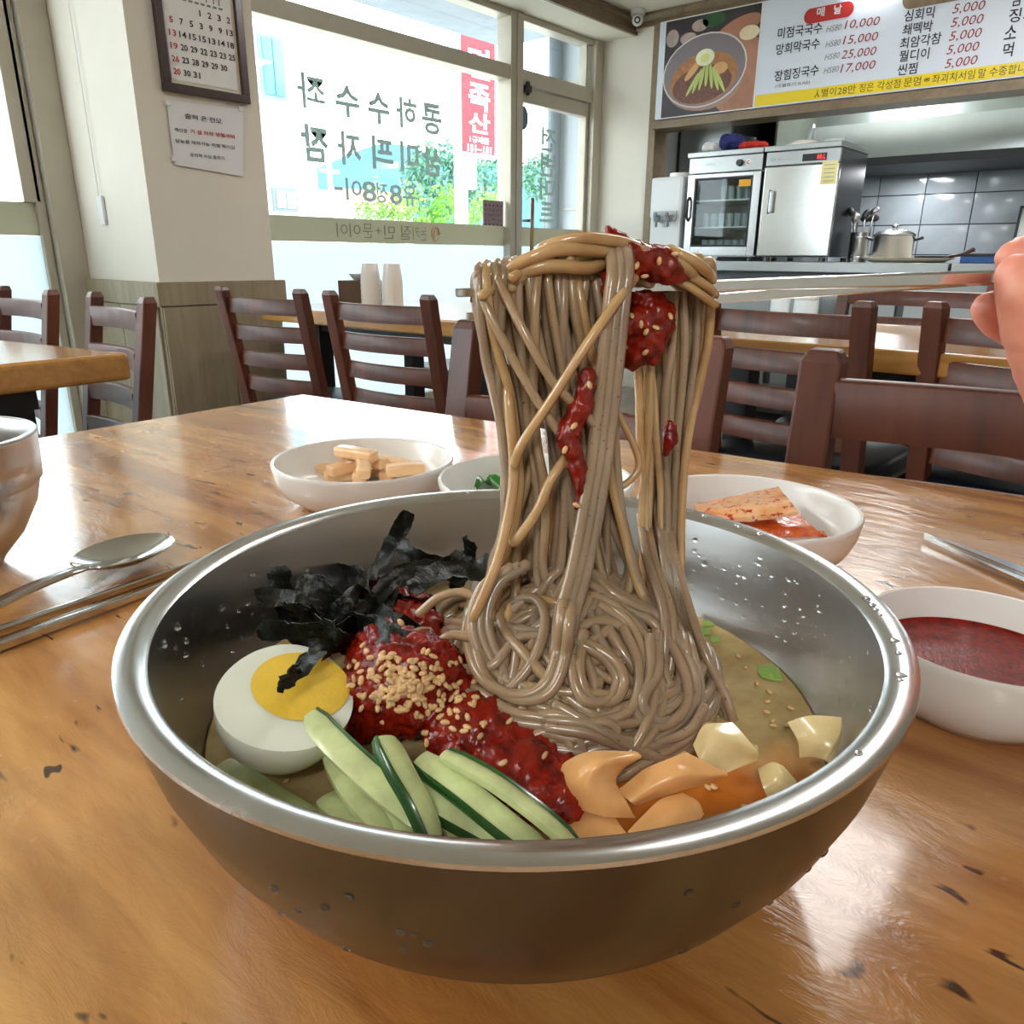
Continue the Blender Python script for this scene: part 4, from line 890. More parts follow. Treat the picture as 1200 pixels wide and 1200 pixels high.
# ------------------------------------------------------------------ tableware
TZ = .74
BC = Vector((.1714, .1431, TZ)); 
bowl = thing('noodle_bowl', 'large stainless steel bowl of cold buckwheat noodles in the foreground', 'bowl', BC)
outer = [(0, .003), (.046, .003), (.049, .0005), (.055, .0005), (.058, .004), (.070, .0075), (.084, .0155), (.095, .027), (.1035, .041), (.1095, .056), (.1130, .070), (.1145, .0765)]
rim = [(.1145, .0765), (.1152, .0772), (.1150, .0782), (.1135, .0788), (.1105, .0785), (.1080, .0778), (.1068, .0765)]
inner = [(.1068, .0765), (.1055, .070), (.1025, .056), (.0985, .044), (.092, .031), (.080, .018), (.062, .010), (.03, .007), (0, .0065)]
obj('bowl_outside', MB().lathe(outer, 128), M_BOWLSHADE, bowl); obj('bowl_inside', MB().lathe(inner, 128), M_BOWL, bowl)
obj('rim', MB().lathe(rim, 128), steel('rim_steel', (206, 206, 206), .22, bump=.08), bowl)
def prof_r(z): # inner radius of the bowl at height z above the table
    for (r0, z0), (r1, z1) in zip(inner, inner[1:]):
        if z1 <= z <= z0: return r1+(r0-r1)*(z-z1)/(z0-z1)
    return 0
wm_ = N('clear_water'); wm_.set(Base_Color=(1., 1., 1.), Roughness=.02); wm_.b.inputs['Transmission Weight'].default_value = 1; wm_.b.inputs['IOR'].default_value = 1.33; M_WATER = wm_.m
dm = MB()
for k in range(150):
    if k < 105: # inside wall, mostly the right side
        az = YAW+random.gauss(-1.0, .5) if k < 80 else YAW+random.uniform(.6, 1.9); z = random.uniform(.046, .072); r = prof_r(z)
        nrm = Vector((-math.cos(az)*.93, -math.sin(az)*.93, .37)); c_ = Vector((r*math.cos(az), r*math.sin(az), z))
    elif k < 125:
        az = YAW+random.uniform(-2.6, .3); r = .1105; c_ = Vector((r*math.cos(az), r*math.sin(az), .0785)); nrm = Vector((0, 0, 1))
    else:
        az = YAW+math.pi+random.uniform(-1.3, 1.3); z = random.uniform(.03, .066)
        for (r0, z0), (r1, z1) in zip(outer, outer[1:]):
            if z0 <= z <= z1: r = r0+(r1-r0)*(z-z0)/(z1-z0)
        nrm = Vector((math.cos(az)*.95, math.sin(az)*.95, -.3)); c_ = Vector((r*math.cos(az), r*math.sin(az), z))
    s_ = random.uniform(.0005, .0013)*(1.25 if random.random() < .2 else 1); Rq = nrm.to_track_quat('Z', 'X').to_matrix()
    ellipsoid(dm, c_, (s_, s_*random.uniform(1, 1.5), s_*.55), Rq, 8, 5)
obj('water_droplets', dm, M_WATER, bowl)['kind'] = 'stuff'
# broth
BZ = .780
s = N('cloudy_broth'); v = s.coord()
n1 = s.noise(v, 16, 4, .55, .6); n2 = s.noise(v, 60, 4, .6)
sep = s.n('SeparateXYZ'); s.l(v, sep.inputs[0])
# chilli tint spreads from the paste towards the front right of the bowl (broth has an origin at the bowl centre)
vm = s.n('VectorMath'); vm.operation = 'DISTANCE'
cen = (PZ(790, 950, BZ)-Vector((BC.x, BC.y, BZ))); vm.inputs[1].default_value = cen; s.l(v, vm.inputs[0])
ma = s.n('Math'); ma.operation = 'MULTIPLY_ADD'; s.l(vm.outputs['Value'], ma.inputs[0]); ma.inputs[1].default_value = 9.0
s.l(n1, ma.inputs[2])
base = s.ramp(n2, [(.3, lin((172, 148, 96))), (.7, lin((208, 186, 134)))])
c_ = s.mix(s.ramp(ma.outputs[0], [(.72, (1, 1, 1)), (1.05, (0, 0, 0))]), base, lin((196, 112, 38)))
s.set(Base_Color=c_, Roughness=.09, Alpha=.97); s.b.inputs['IOR'].default_value = 1.34
s.bump(s.noise(v, 45, 3, .5, .5), .12, .0015)
prof = [(0, 0)]+[(prof_r(BZ-TZ)*k/10, 0) for k in range(1, 10)]+[(prof_r(BZ-TZ)-.0006, .0003), (prof_r(BZ-TZ)-.0001, .0008), (prof_r(.034)-.0004, -.006), (prof_r(.02)-.0005, -.02), (0, -.0315)]
br = obj('broth', MB().lathe(prof, 96), s.m); br.location = (BC.x, BC.y, BZ); tag(br, 'cloudy yellow broth turning orange at the front right of the bowl', 'broth')

# sauce material
def saucem(name, a, b, rough=.12, bs=260, st=.6):
    s = N(name); v = s.coord(); f = s.noise(v, 180, 4, .65)
    s.set(Base_Color=s.ramp(f, [(.35, lin(a)), (.62, lin(b))]), Roughness=rough)
    s.bump(s.noise(v, bs, 4, .7), st, .0010); return s.m
M_CHI = saucem('chilli_paste', (96, 10, 4), (150, 28, 8), .26, 330, .22); M_SAU = saucem('dipping_sauce', (92, 10, 3), (142, 30, 8), .3, 420, .3)
M_SEED = mat('sesame_seed', (226, 186, 132), .45, var=.3, scale=330)
from mathutils.bvhtree import BVHTree
def bvh(mb): return BVHTree.FromPolygons([Vector(v) for v in mb.v], mb.f)
pm = MB()
for (px, py, z, rx, ry, rz_) in ((478, 740, .795, .013, .013, .011), (455, 775, .798, .013, .013, .013), (480, 800, .797, .019, .017, .015), (522, 815, .791, .015, .016, .012), (556, 858, .789, .015, .014, .011), (600, 892, .786, .015, .012, .009), (650, 925, .785, .014, .011, .006), (430, 822, .791, .012, .012, .012), (478, 716, .792, .010, .010, .009), (655, 905, .783, .014, .012, .006)):
    ellipsoid(pm, PZ(px, py, z), (rx, ry, rz_), None, 20, 12)
pm = remesh(pm, .0011, 4, .0016, 330)
PB = bvh(pm)
centered('chilli_paste_mound', pm, M_CHI, 'mound of red chilli paste in the bowl under the sesame seeds', 'chilli paste')
def seed(mb, p, nrm, s_=1):
    q = Matrix.Rotation(random.uniform(0, 6.28), 3, nrm) @ nrm.to_track_quat('Z', 'X').to_matrix()
    return ellipsoid(mb, p+nrm*.0004, (.00145*s_, .00085*s_, .0006*s_), q, 7, 5)
sm_ = MB(); k = 0
while k < 300:
    a_ = random.uniform(0, 6.28); r = abs(random.gauss(0, .72)); px, py = 478+66*r*math.cos(a_)+random.gauss(0, 6), 806+42*r*math.sin(a_)
    o_ = ray(px, py); h = PB.ray_cast(EYE, o_.normalized())
    k += 1
    if h[0] is None: continue
    if h[1].z < .1: continue
    seed(sm_, h[0]+h[1]*(.0010 if r < .5 and k % 4 == 0 else 0), h[1], random.uniform(.9, 1.15))
for k in range(26):
    px, py = random.gauss(560, 40), random.gauss(840, 30); h = PB.ray_cast(EYE, ray(px, py).normalized())
    if h[0] is not None: seed(sm_, h[0], h[1])
centered('sesame_seeds', sm_, M_SEED, 'heap of toasted sesame seeds scattered on the chilli paste', 'sesame seeds', kind='stuff')
fl_ = MB()
for k in range(46):
    px, py = random.choice(((300, 925), (330, 940), (880, 790), (900, 830), (860, 930), (640, 975), (270, 890), (820, 740)))
    p = PZ(px+random.gauss(0, 20), py+random.gauss(0, 14), BZ+.0005)
    if (p.to_2d()-BC.to_2d()).length < .092: seed(fl_, p, VZ, .9)
centered('floating_seeds', fl_, M_SEED, 'loose sesame seeds floating on the broth surface', 'sesame seeds', kind='stuff')

# egg half
ec = PZ(336, 812, .803); eg = thing('egg_half', 'halved boiled egg with yellow yolk at the left of the bowl', 'egg', (ec.x, ec.y, ec.z))
M_EGGW = mat('egg_white', (240, 244, 228), .22, var=.01, coat=.3, sss=.3, sr=.006); M_YOLK = mat('egg_yolk', (240, 200, 62), .6, var=.08, scale=90, bump=.4, bscale=500, sss=.2, sr=.003)
Rz = Matrix.Rotation(YAW+.12, 3, 'Z') ; tilt = Matrix.Rotation(R_(6), 3, R0) @ Matrix.Rotation(R_(14), 3, FG)
vs = []; fs = []; n = 40; m = 14
def eggr(t): # half width along length t -1..1
    return .0186*math.sqrt(max(0, 1-t*t))*(1-.10*t)
L_ = .0228; rings = 22
for i in range(rings+1):
    t = -math.cos(math.pi*i/rings)
    for j in range(m+1):
        a_ = math.pi*j/m; vs.append(tilt @ Rz @ Vector((L_*t, eggr(t)*math.cos(a_), -eggr(t)*math.sin(a_)*1.05)))
for i in range(rings):
    for j in range(m): fs.append((i*(m+1)+j, (i+1)*(m+1)+j, (i+1)*(m+1)+j+1, i*(m+1)+j+1))
o_ = len(vs); 
for i in range(rings+1):
    t = -math.cos(math.pi*i/rings)
    for j in range(9): vs.append(tilt @ Rz @ Vector((L_*t, eggr(t)*(1-2*j/8), 0)))
for i in range(rings):
    for j in range(8): fs.append((o_+i*9+j, o_+i*9+j+1, o_+(i+1)*9+j+1, o_+(i+1)*9+j))
wh = MB().add(vs, fs); obj('egg_white', wh, M_EGGW, eg)
yk = MB(); vs = []; fs = []
for i in range(7):
    r = i/6
    for k in range(32):
        a_ = 2*math.pi*k/32; vs.append(tilt @ Rz @ Vector((.0040+.0150*r*math.cos(a_), -.0035+.0138*r*math.sin(a_), .0003+.0008*(1-r*r))))
for i in range(6):
    for k in range(32): fs.append((i*32+k, (i+1)*32+k, (i+1)*32+(k+1) % 32, i*32+(k+1) % 32))
obj('egg_yolk', yk.add(vs, fs), M_YOLK, eg)

# cucumber strips
M_CUC = mat('cucumber_flesh', (214, 226, 166), .3, var=.16, scale=110, coat=.15, sss=.35, sr=.004, bump=.15, bscale=300); M_SKIN = mat('cucumber_skin', (34, 82, 30), .25, var=.35, scale=90, coat=.4)
def strip(lab, pts, w_=.0068, th_=.0026, skin=1, tw=0):
    P = catmull([PZ(px, py, z) for px, py, z in pts], 7); m = len(P); c = P[m//2].copy()
    t = thing('cucumber_strip', lab, 'cucumber', c); P = [p-c for p in P]
    wd_ = [(.8+.2*min(1, min(i, m-1-i)/2)) for i in range(m)]; twl = [tw]*m
    hw, ht = w_/2, th_/2
    mb = MB().sweep(P, [(-hw, -ht*.6), (-hw*.7, -ht), (hw*.7, -ht), (hw, -ht*.6), (hw, ht*.6), (hw*.6, ht), (0, ht*1.15), (-hw*.6, ht), (-hw, ht*.6)], VZ, wd_, twl)
    obj('flesh', mb, M_CUC, t)
    if skin:
        a_, b_ = (hw*.86, hw*1.08) if skin > 0 else (-hw*1.08, -hw*.86)
        obj('skin', MB().sweep(P, [(a_, -ht*1.05), (b_, -ht*.8), (b_, ht*.8), (a_, ht*1.25)], VZ, wd_, twl), M_SKIN, t)
    return t
strip('long cucumber strip beside the egg, its upper end leaning on the egg', [(362, 840, .800), (400, 880, .798), (450, 925, .794), (500, 965, .789)], .0072, .003, -1, .3)
strip('cucumber strip with its dark skin edge at the middle of the cucumber pile, topmost', [(450, 866, .803), (470, 905, .800), (492, 945, .795), (508, 985, .788)], .0074, .003, 1, -.35)
strip('cucumber strip lying low between the egg and the cucumber pile', [(388, 885, .790), (410, 925, .789), (440, 960, .787), (474, 990, .784)], .0062, .003, -1)
strip('cucumber strip with dark green skin running along the front of the bowl', [(480, 925, .791), (530, 955, .789), (575, 980, .786), (620, 1002, .784)], .0066, .003, 1, .25)
strip('long pale cucumber strip at the right of the pile, rightmost', [(520, 885, .799), (575, 915, .797), (630, 955, .792), (672, 992, .786)], .0052, .003, -1, -.2)
strip('cucumber strip just left of the rightmost one in the pile', [(492, 890, .796), (540, 925, .794), (590, 965, .790), (634, 1000, .785)], .0070, .003, 1, .2)
strip('short pale cucumber piece at the front left edge of the pile', [(382, 935, .785), (410, 957, .785), (440, 985, .783)], .0075, .0025, 0)
strip('cucumber strip sunk in the broth in front of the egg', [(262, 895, .7815), (310, 925, .7815), (350, 950, .7815), (390, 975, .7808)], .0062, .002, 0)
strip('small cucumber strip wedged under the pile, only its middle showing', [(425, 905, .787), (455, 945, .787), (480, 985, .785)], .0055, .003, 0)
strip('cucumber strip under the pile at the front with a watery look', [(500, 930, .786), (530, 965, .785), (550, 1000, .784)], .0060, .003, 0)

# seaweed
M_SEA = mat('black_seaweed', (20, 24, 18), .28, var=.6, scale=120, bump=.5, bscale=600, spec=.35)
def ribbon(pts, w_=.0065, seed_=0, lab=None, tw=None, grp=True):
    rnd = random.Random(seed_); P = catmull(pts, 7); m = len(P); P = [p+Vector((rnd.gauss(0, 1), rnd.gauss(0, 1), rnd.gauss(0, 1)))*.00016 for p in P]
    rows = []; ph = rnd.uniform(0, 6); 
    for i, p in enumerate(P):
        t = (P[min(i+1, m-1)]-P[max(i-1, 0)]).normalized(); sd = t.cross(-FW); sd = sd.normalized() if sd.length > 1e-3 else t.orthogonal().normalized()
        sd = Matrix.Rotation(.6*math.sin(i*.16+ph)+(tw or 0), 3, t) @ sd; nn = sd.cross(t); row = []
        ww = w_*1.3*(.8+.25*noise.noise(Vector((i*.4, seed_, 0))))*(.75 if i in (0, m-1) else 1)
        for j in range(7):
            u = -1+2*j/6; row.append(p+sd*u*ww/2*(1+.22*noise.noise(Vector((i*.9, 3*(u > 0), seed_*2.3))))+nn*(.0005*math.sin(u*1.6+i*.22+ph)+.0010*noise.noise(Vector((i*.55, u*1.9, seed_*3.1)))+.0005*noise.noise(Vector((i*1.7, u*5, seed_*1.1)))))
        rows.append(row)
    mb = MB().grid(rows, .0003)
    o = centered('seaweed_strip', mb, M_SEA, lab or 'crumpled strip of black roasted seaweed inside the tangled heap behind the egg', 'seaweed', None if lab else 'tangled seaweed strips')
    return o
ribbon([PZ(326, 664, .815), PZ(331, 700, .804), PZ(348, 738, .793), PZ(372, 770, .788)], .0075, 1, 'black seaweed strip standing upright at the far left of the heap')
ribbon([PZ(478, 600, .826), PZ(463, 632, .815), PZ(440, 668, .803), PZ(415, 700, .795)], .0065, 2, 'long black seaweed strip poking up highest against the bowl wall')
ribbon([PZ(345, 692, .806), PZ(372, 690, .808), PZ(392, 712, .800), PZ(425, 735, .793)], .010, 3, 'wide curled seaweed strip just right of the upright one')
ribbon([PZ(468, 640, .815), PZ(495, 655, .813), PZ(525, 660, .808), PZ(545, 650, .806)], .0075, 4)
ribbon([PZ(551, 632, .818), PZ(549, 655, .808), PZ(530, 690, .800)], .0055, 5, 'seaweed strip with a pointed tip beside the noodles')
ribbon([PZ(462, 678, .812), PZ(452, 712, .806), PZ(443, 745, .803), PZ(425, 778, .800)], .0050, 6, 'narrow glossy seaweed strip running down onto the chilli paste', .4)
ribbon([PZ(395, 735, .806), PZ(432, 712, .807), PZ(470, 700, .805), PZ(510, 712, .802)], .0055, 7, 'glossy seaweed strip lying across the front of the heap', .3)
ribbon([PZ(402, 752, .803), PZ(372, 765, .8095), PZ(348, 788, .8125), PZ(326, 804, .8125)], .0050, 8, 'small seaweed strip lying over the egg yolk')
ribbon([PZ(480, 690, .811), PZ(520, 668, .812), PZ(560, 668, .808), PZ(578, 655, .806)], .0075, 9)
ribbon([PZ(440, 700, .81), PZ(470, 672, .813), PZ(505, 664, .813), PZ(545, 680, .806)], .006, 10)
rnd = random.Random(5)
for k in range(20):
    a0 = (rnd.uniform(350, 545), rnd.uniform(668, 745)); dx, dy = rnd.uniform(-62, 62), rnd.uniform(-18, 18)
    if a0[1] > 715: a0 = (min(a0[0], 450), a0[1])
    z = .786+.020*rnd.random(); 
    ribbon([PZ(a0[0]-dx, max(650, a0[1]-dy), z), PZ(a0[0]-dx*.3, a0[1]-dy*.3, z+.005), PZ(a0[0]+dx*.3, a0[1]+dy*.6, z+.004), PZ(a0[0]+dx, max(650, a0[1]+dy), z-.002)], rnd.uniform(.006, .009), 20+k)

# pickled radish slices on the right
M_RAD = mat('orange_radish', (238, 180, 116), .28, var=.14, scale=45, coat=.25, sss=.3, sr=.003, bump=.2, bscale=160); M_RAD2 = mat('pale_radish', (226, 204, 148), .25, var=.16, scale=60, coat=.3, sss=.3, sr=.003, bump=.2, bscale=160)
def patch(name, lab, cat, ctrl, th_, m_, n=10, group=None):
    # ctrl: rows of (px, py, z) points, smoothly interpolated
    rows = [[PZ(*q) for q in r] for r in ctrl]; rows = [catmull(r, n) for r in rows]; cols = list(zip(*rows)); cols = [catmull(c_, n) for c_ in cols]
    cols = [[p+Vector((0, 0, .0005*noise.noise(p*140))) for p in c_] for c_ in cols]
    mb = MB().grid(cols, -th_); o = centered(name, mb, m_, lab, cat, group); o.data.set_sharp_from_angle(angle=math.radians(30)); md = o.modifiers.new('b', 'BEVEL'); md.width = .0003; md.segments = 2; return o
patch('radish_slice', 'curled orange pickled radish slice folded over at the front of the noodles', 'radish', [[(648, 926, .7835), (655, 900, .790), (690, 880, .797), (745, 880, .798)], [(672, 945, .7845), (676, 915, .7935), (705, 893, .7985), (752, 886, .797)], [(708, 957, .7855), (704, 932, .791), (712, 905, .795), (745, 892, .795)], [(745, 958, .783), (735, 940, .788), (722, 915, .791), (735, 896, .793)]], .0018, M_RAD)
patch('radish_slice', 'broad orange radish slice fanned out right of the curled one', 'radish', [[(722, 926, .788), (762, 898, .794), (805, 882, .797)], [(738, 938, .788), (795, 910, .794), (850, 906, .792)], [(745, 944, .785), (800, 926, .788), (848, 912, .788)]], .0022, M_RAD)
patch('radish_slice', 'orange radish slice lying lowest at the front, half in the broth', 'radish', [[(735, 975, .784), (770, 938, .7875), (800, 928, .788)], [(765, 985, .784), (790, 955, .787), (818, 938, .787)], [(790, 990, .783), (815, 968, .784), (826, 955, .784)]], .002, M_RAD)
patch('radish_slice', 'orange radish slice under the chilli oil left of the curled one', 'radish', [[(645, 952, .7825), (680, 945, .7835), (720, 955, .7835)], [(652, 968, .7825), (690, 964, .7835), (730, 970, .7825)], [(665, 985, .7815), (695, 985, .7815), (738, 982, .7815)]], .0015, M_RAD)
patch('radish_slice', 'translucent pale radish slice right of the noodle pile', 'radish', [[(812, 872, .791), (826, 850, .7965), (858, 846, .798)], [(822, 892, .788), (848, 870, .793), (886, 878, .7925)], [(845, 908, .784), (868, 898, .786), (888, 890, .788)]], .0026, M_RAD2)
patch('radish_slice', 'pale radish slice standing against the right wall of the bowl', 'radish', [[(922, 846, .790), (950, 838, .794), (987, 840, .795)], [(934, 868, .787), (955, 862, .7905), (984, 862, .7925)], [(936, 890, .782), (955, 888, .785), (966, 890, .787)]], .0026, M_RAD2)
patch('radish_slice', 'small pale radish slice near the front right rim in the broth', 'radish', [[(888, 900, .7845), (905, 893, .788), (918, 897, .788)], [(894, 922, .7835), (915, 912, .787), (934, 916, .786)], [(902, 938, .781), (920, 932, .783), (936, 930, .783)]], .002, M_RAD2)
patch('scallion_slice', 'small green scallion slice floating at the right of the broth', 'scallion', [[(888, 780, .7808), (900, 778, .7815), (912, 782, .781)], [(888, 787, .781), (902, 787, .782), (916, 791, .781)], [(892, 794, .7805), (906, 797, .781), (918, 797, .7805)]], .0006, mat('scallion', (150, 190, 90), .3), 4)
for (px, py) in ((812, 732), (826, 740), (838, 748), (830, 730)):
    patch('scallion_slice', 'tiny green scallion bit floating at the back right beside the noodles', 'scallion', [[(px-6, py-3, .7808), (px+6, py-4, .7808)], [(px-5, py+4, .7808), (px+7, py+3, .7808)]], .0005, MATS['scallion'], 3, 'scallion bits at the back right')

# side dishes
def dish(lab, c, r=.068, h_=.033):
    t = thing('side_dish', lab, 'dish', (c[0], c[1], TZ+.0003)); k = r/.068
    obj('dish_body', MB().lathe([(0, .002), (.038*k, .002), (.040*k, 0), (.044*k, 0), (.050*k, .004), (.0615*k, .012), (.0660*k, .022), (.0678*k, h_-.002), (.0680*k, h_), (.0672*k, h_+.0012), (.0655*k, h_+.0008), (.0645*k, h_-.002), (.0625*k, .020), (.0575*k, .011), (.047*k, .0065), (0, .006)], 72), M_WHITE, t)
    return t
D1 = (.3587, .4509); D2 = (.4042, .3203); D3 = (.4436, .1832); D4 = (.345, .0345)
dish('white side dish of pickled radish sticks, leftmost dish behind the bowl', D1)
dish('white side dish of greens half hidden behind the lifted noodles', D2)
dish('white side dish of kimchi behind the right side of the bowl', D3)
dish('small white dish of dark red dipping sauce at the right edge', D4, .046, .033)
M_SAU.node_tree.nodes['Principled BSDF'].inputs['Specular IOR Level'].default_value = .18
ss = obj('dipping_sauce', MB().lathe([(0, 0), (.02, 0), (.034, 0), (.0405, .0003), (.0414, .001), (.0385, -.008), (0, -.009)], 64), M_SAU); ss.location = (D4[0], D4[1], TZ+.0195); tag(ss, 'dark red chilli dipping sauce in the small white dish', 'sauce')
M_STK = mat('peach_radish', (244, 200, 152), .25, var=.05, scale=60, coat=.4, sss=.4, sr=.006)
rnd = random.Random(11)
def stick(a, b, r, lab, grp):
    P = catmull([a, (a+b)/2+Vector((rnd.uniform(-.002, .002), rnd.uniform(-.002, .002), .001)), b], 5)
    mb = MB().sweep(P, [(-r, -r*.8), (r, -r*.85), (r*1.05, r*.75), (-r*.9, r*.9)], VZ); o = centered('radish_stick', mb, M_STK, lab, 'radish', grp)
    md = o.modifiers.new('b', 'BEVEL'); md.width = .0022; md.segments = 3; return o
SL = 'peach coloured pickled radish stick piled in the leftmost side dish'; SG = 'radish sticks in the side dish'
for (x0_, y0_, x1_, y1_, z) in ((362, 551, 405, 552, .7525), (380, 560, 432, 556, .7525), (388, 543, 440, 553, .753), (420, 562, 432, 540, .7555), (425, 551, 490, 556, .7525), (450, 560, 470, 545, .753), (398, 550, 425, 538, .7600), (405, 534, 452, 544, .7645), (440, 540, 492, 552, .7595), (385, 553, 420, 546, .7600), (452, 552, 496, 548, .7655), (425, 556, 424, 542, .7660), (396, 528, 440, 536, .772)):
    stick(PZ(x0_, y0_, z), PZ(x1_, y1_, z), .0054, SL, SG)
# greens
M_LEAF = mat('green_leaf', (52, 130, 40), .35, var=.4, scale=60, coat=.3)
for k, (a, b, z) in enumerate((((558, 572), (600, 560), .757), ((572, 566), (612, 574), .761), ((590, 580), (640, 560), .757), ((600, 570), (650, 585), .760))):
    pa, pb = PZ(*a, z), PZ(*b, z); d_ = (pb-pa); sd = d_.cross(VZ).normalized()
    rows = [[pa+d_*(i/8)+sd*(j-2)*.0042*math.sin(math.pi*(i+.6)/9.2)+VZ*(.0045*math.sin(i*.9+k)+.002*math.sin(j*1.7+i)) for j in range(5)] for i in range(9)]
    centered('seasoned_green_leaf', MB().grid(rows, .0006), M_LEAF, 'curly dark green leaf lying in the half hidden side dish', 'leaf', 'leaves in the side dish')
# kimchi
s = N('kimchi'); v = s.coord(); f = s.noise(v, 55, 4, .6, .8); g_ = s.noise(v, 210, 3, .6)
col = s.mix(s.ramp(g_, [(.57, (0, 0, 0)), (.66, (1, 1, 1))]), s.ramp(f, [(.32, lin((246, 196, 150))), (.55, lin((240, 168, 110))), (.72, lin((214, 92, 36)))]), lin((178, 36, 12)))
s.set(Base_Color=col, Roughness=.22, Coat_Weight=.4, Coat_Roughness=.1); s.bump(s.noise(v, 130, 4, .6), .35, .0012); M_KIM = s.m
s = N('kimchi_leaf'); v = s.coord(); f = s.noise(v, 90, 4, .65, .8)
s.set(Base_Color=s.ramp(f, [(.3, lin((190, 60, 16))), (.6, lin((226, 110, 44)))]), Roughness=.2, Coat_Weight=.4, Coat_Roughness=.1); s.bump(f, .6, .003); M_KIM2 = s.m
kc = 'kimchi'
patch('kimchi_piece', 'pale orange cabbage stem piece on top of the kimchi', kc, [[(812, 590, .763), (850, 583, .768), (912, 570, .775)], [(818, 598, .765), (862, 594, .771), (925, 586, .777)], [(830, 610, .762), (875, 606, .768), (936, 600, .772)]], .004, M_KIM)
patch('kimchi_piece', 'dark orange leafy kimchi piece under the pale stem at the right', kc, [[(868, 606, .758), (900, 604, .761), (936, 602, .762)], [(880, 618, .756), (925, 616, .760), (958, 622, .756)], [(900, 630, .752), (935, 628, .755), (972, 630, .750)]], .003, M_KIM2)
patch('kimchi_piece', 'reddish kimchi piece at the left under the pale stem', kc, [[(808, 598, .754), (840, 600, .757), (880, 604, .758)], [(815, 612, .752), (850, 612, .755), (890, 616, .755)], [(830, 624, .750), (860, 628, .751), (905, 632, .750)]], .003, M_KIM2)

# spoon
st_ = PZ(190, 631, .748); sn = PZ(78, 689, .748)
ax = (sn-st_); ax.z = 0; bl = .068; ax.normalize(); sdv = ax.cross(VZ)
spn = thing('spoon', 'stainless steel spoon lying on the table at the left', 'spoon', (st_.x, st_.y, TZ+.0003))
def srow(u): # u along bowl 0..1
    w_ = .0235*math.sqrt(max(0, 1-((u-.5)/.50)**2))*(1.06-.16*u)
    return w_
rows = []
for i in range(21):
    u = .002+i/20*.975; w_ = max(srow(u), .0008); row = []
    for j in range(13):
        q = -1+2*j/12; dep = .0085*(1-q*q)*math.sin(math.pi*u)**.8
        row.append(ax*(u*bl)+sdv*q*w_+VZ*(.0105-dep+.004*u))
    rows.append(row)
obj('spoon_bowl', MB().grid(rows, .0009), M_CUTL, spn)
n0 = ax*(bl*.94)+VZ*.0135
ax2 = (PZ(-60, 735, .750)-sn); ax2.z = 0; ax2.normalize()
P = catmull([n0, n0+ax*.006+ax2*.006+VZ*.001, n0+ax2*.035-VZ*.001, n0+ax2*.08-VZ*.007, n0+ax2*.13-VZ*.011], 6)
obj('spoon_handle', MB().sweep(P, [(-.0030, -.0009), (.0030, -.0009), (.0034, 0), (.0026, .0011), (-.0026, .0011), (-.0034, 0)], VZ, [1+.9*(i/len(P))**1.2 for i in range(len(P))]), M_CUTL, spn)
def chopstick(lab, a, b, r0, r1, group=None, up=VZ):
    d_ = b-a; t = thing('chopstick', lab, 'chopstick', (a.x, a.y, min(a.z, b.z)-r0)); L = t.location
    P = [a+d_*(i/10)-L for i in range(11)]; wd_ = [r0+(r1-r0)*min(1, i/7) for i in range(11)]
    mb = MB(); sec = [(-.9, -.5), (-.55, -.72), (.55, -.72), (.9, -.5), (.9, .5), (.55, .72), (-.55, .72), (-.9, .5)]
    vs = []; fs = []; tt = d_.normalized(); sd = tt.cross(up).normalized(); nn = sd.cross(tt)
    for p, w_ in zip(P, wd_):
        for x, y in sec: vs.append(p+sd*x*w_+nn*y*w_)
    for i in range(10):
        for k in range(8): fs.append((i*8+k, i*8+(k+1) % 8, (i+1)*8+(k+1) % 8, (i+1)*8+k))
    fs += [tuple(range(7, -1, -1)), tuple(80+k for k in range(8))]
    obj('stick', mb.add(vs, fs), M_CUTL, t); return t
chopstick('steel chopstick on the table left of the bowl, nearer the spoon', PZ(250, 652, .7432), PZ(-120, 781, .7432), .0021, .0034)
chopstick('steel chopstick on the table left of the bowl, nearer the camera', PZ(252, 664, .7432), PZ(-120, 800, .7432), .0021, .0034)
# scissors at the right edge
tip = PZ(1083, 628, .744); q1 = PZ(1200, 660, .744); q2 = PZ(1200, 690, .744); dir_ = ((q1+q2)/2-tip); dir_.z = 0; dir_.normalize(); sdv = dir_.cross(VZ)
sci = thing('kitchen_scissors', 'stainless kitchen scissors with closed blades pointing in from the right edge', 'scissors', (tip.x, tip.y, TZ+.0004))
for k, s_ in enumerate((-1, 1)):
    pts = [(0, 0), (.03, -.0035*s_), (.075, -.0085*s_), (.105, -.011*s_), (.105, .003*s_), (.075, .0025*s_), (.03, .0012*s_)]
    z0_ = .0018+.0022*k; up_ = [dir_*a_+sdv*b_ for a_, b_ in pts]; mb = MB(); n = len(up_)
    mb.add([p+VZ*z0_ for p in up_]+[p+VZ*(z0_+.0021) for p in up_], [tuple(range(n)), tuple(range(2*n-1, n-1, -1))]+[(i, (i+1) % n, n+(i+1) % n, n+i) for i in range(n)])
    obj('blade', mb, M_CUTL, sci, False)
    obj('handle_loop', MB().tube([dir_*(.145+.028*math.cos(t_*.5236+math.pi))+sdv*(.019*s_*-1+.015*math.sin(t_*.5236))+VZ*.006 for t_ in range(13)], .0042, 8, False).tube([dir_*.103+sdv*-.004*s_+VZ*.004, dir_*.122+sdv*-.013*s_+VZ*.006], .004, 8), M_BLACK, sci)
obj('pivot', MB().cyl(dir_*.09+VZ*.0062, .004, .0015, 16), M_STEEL, sci)
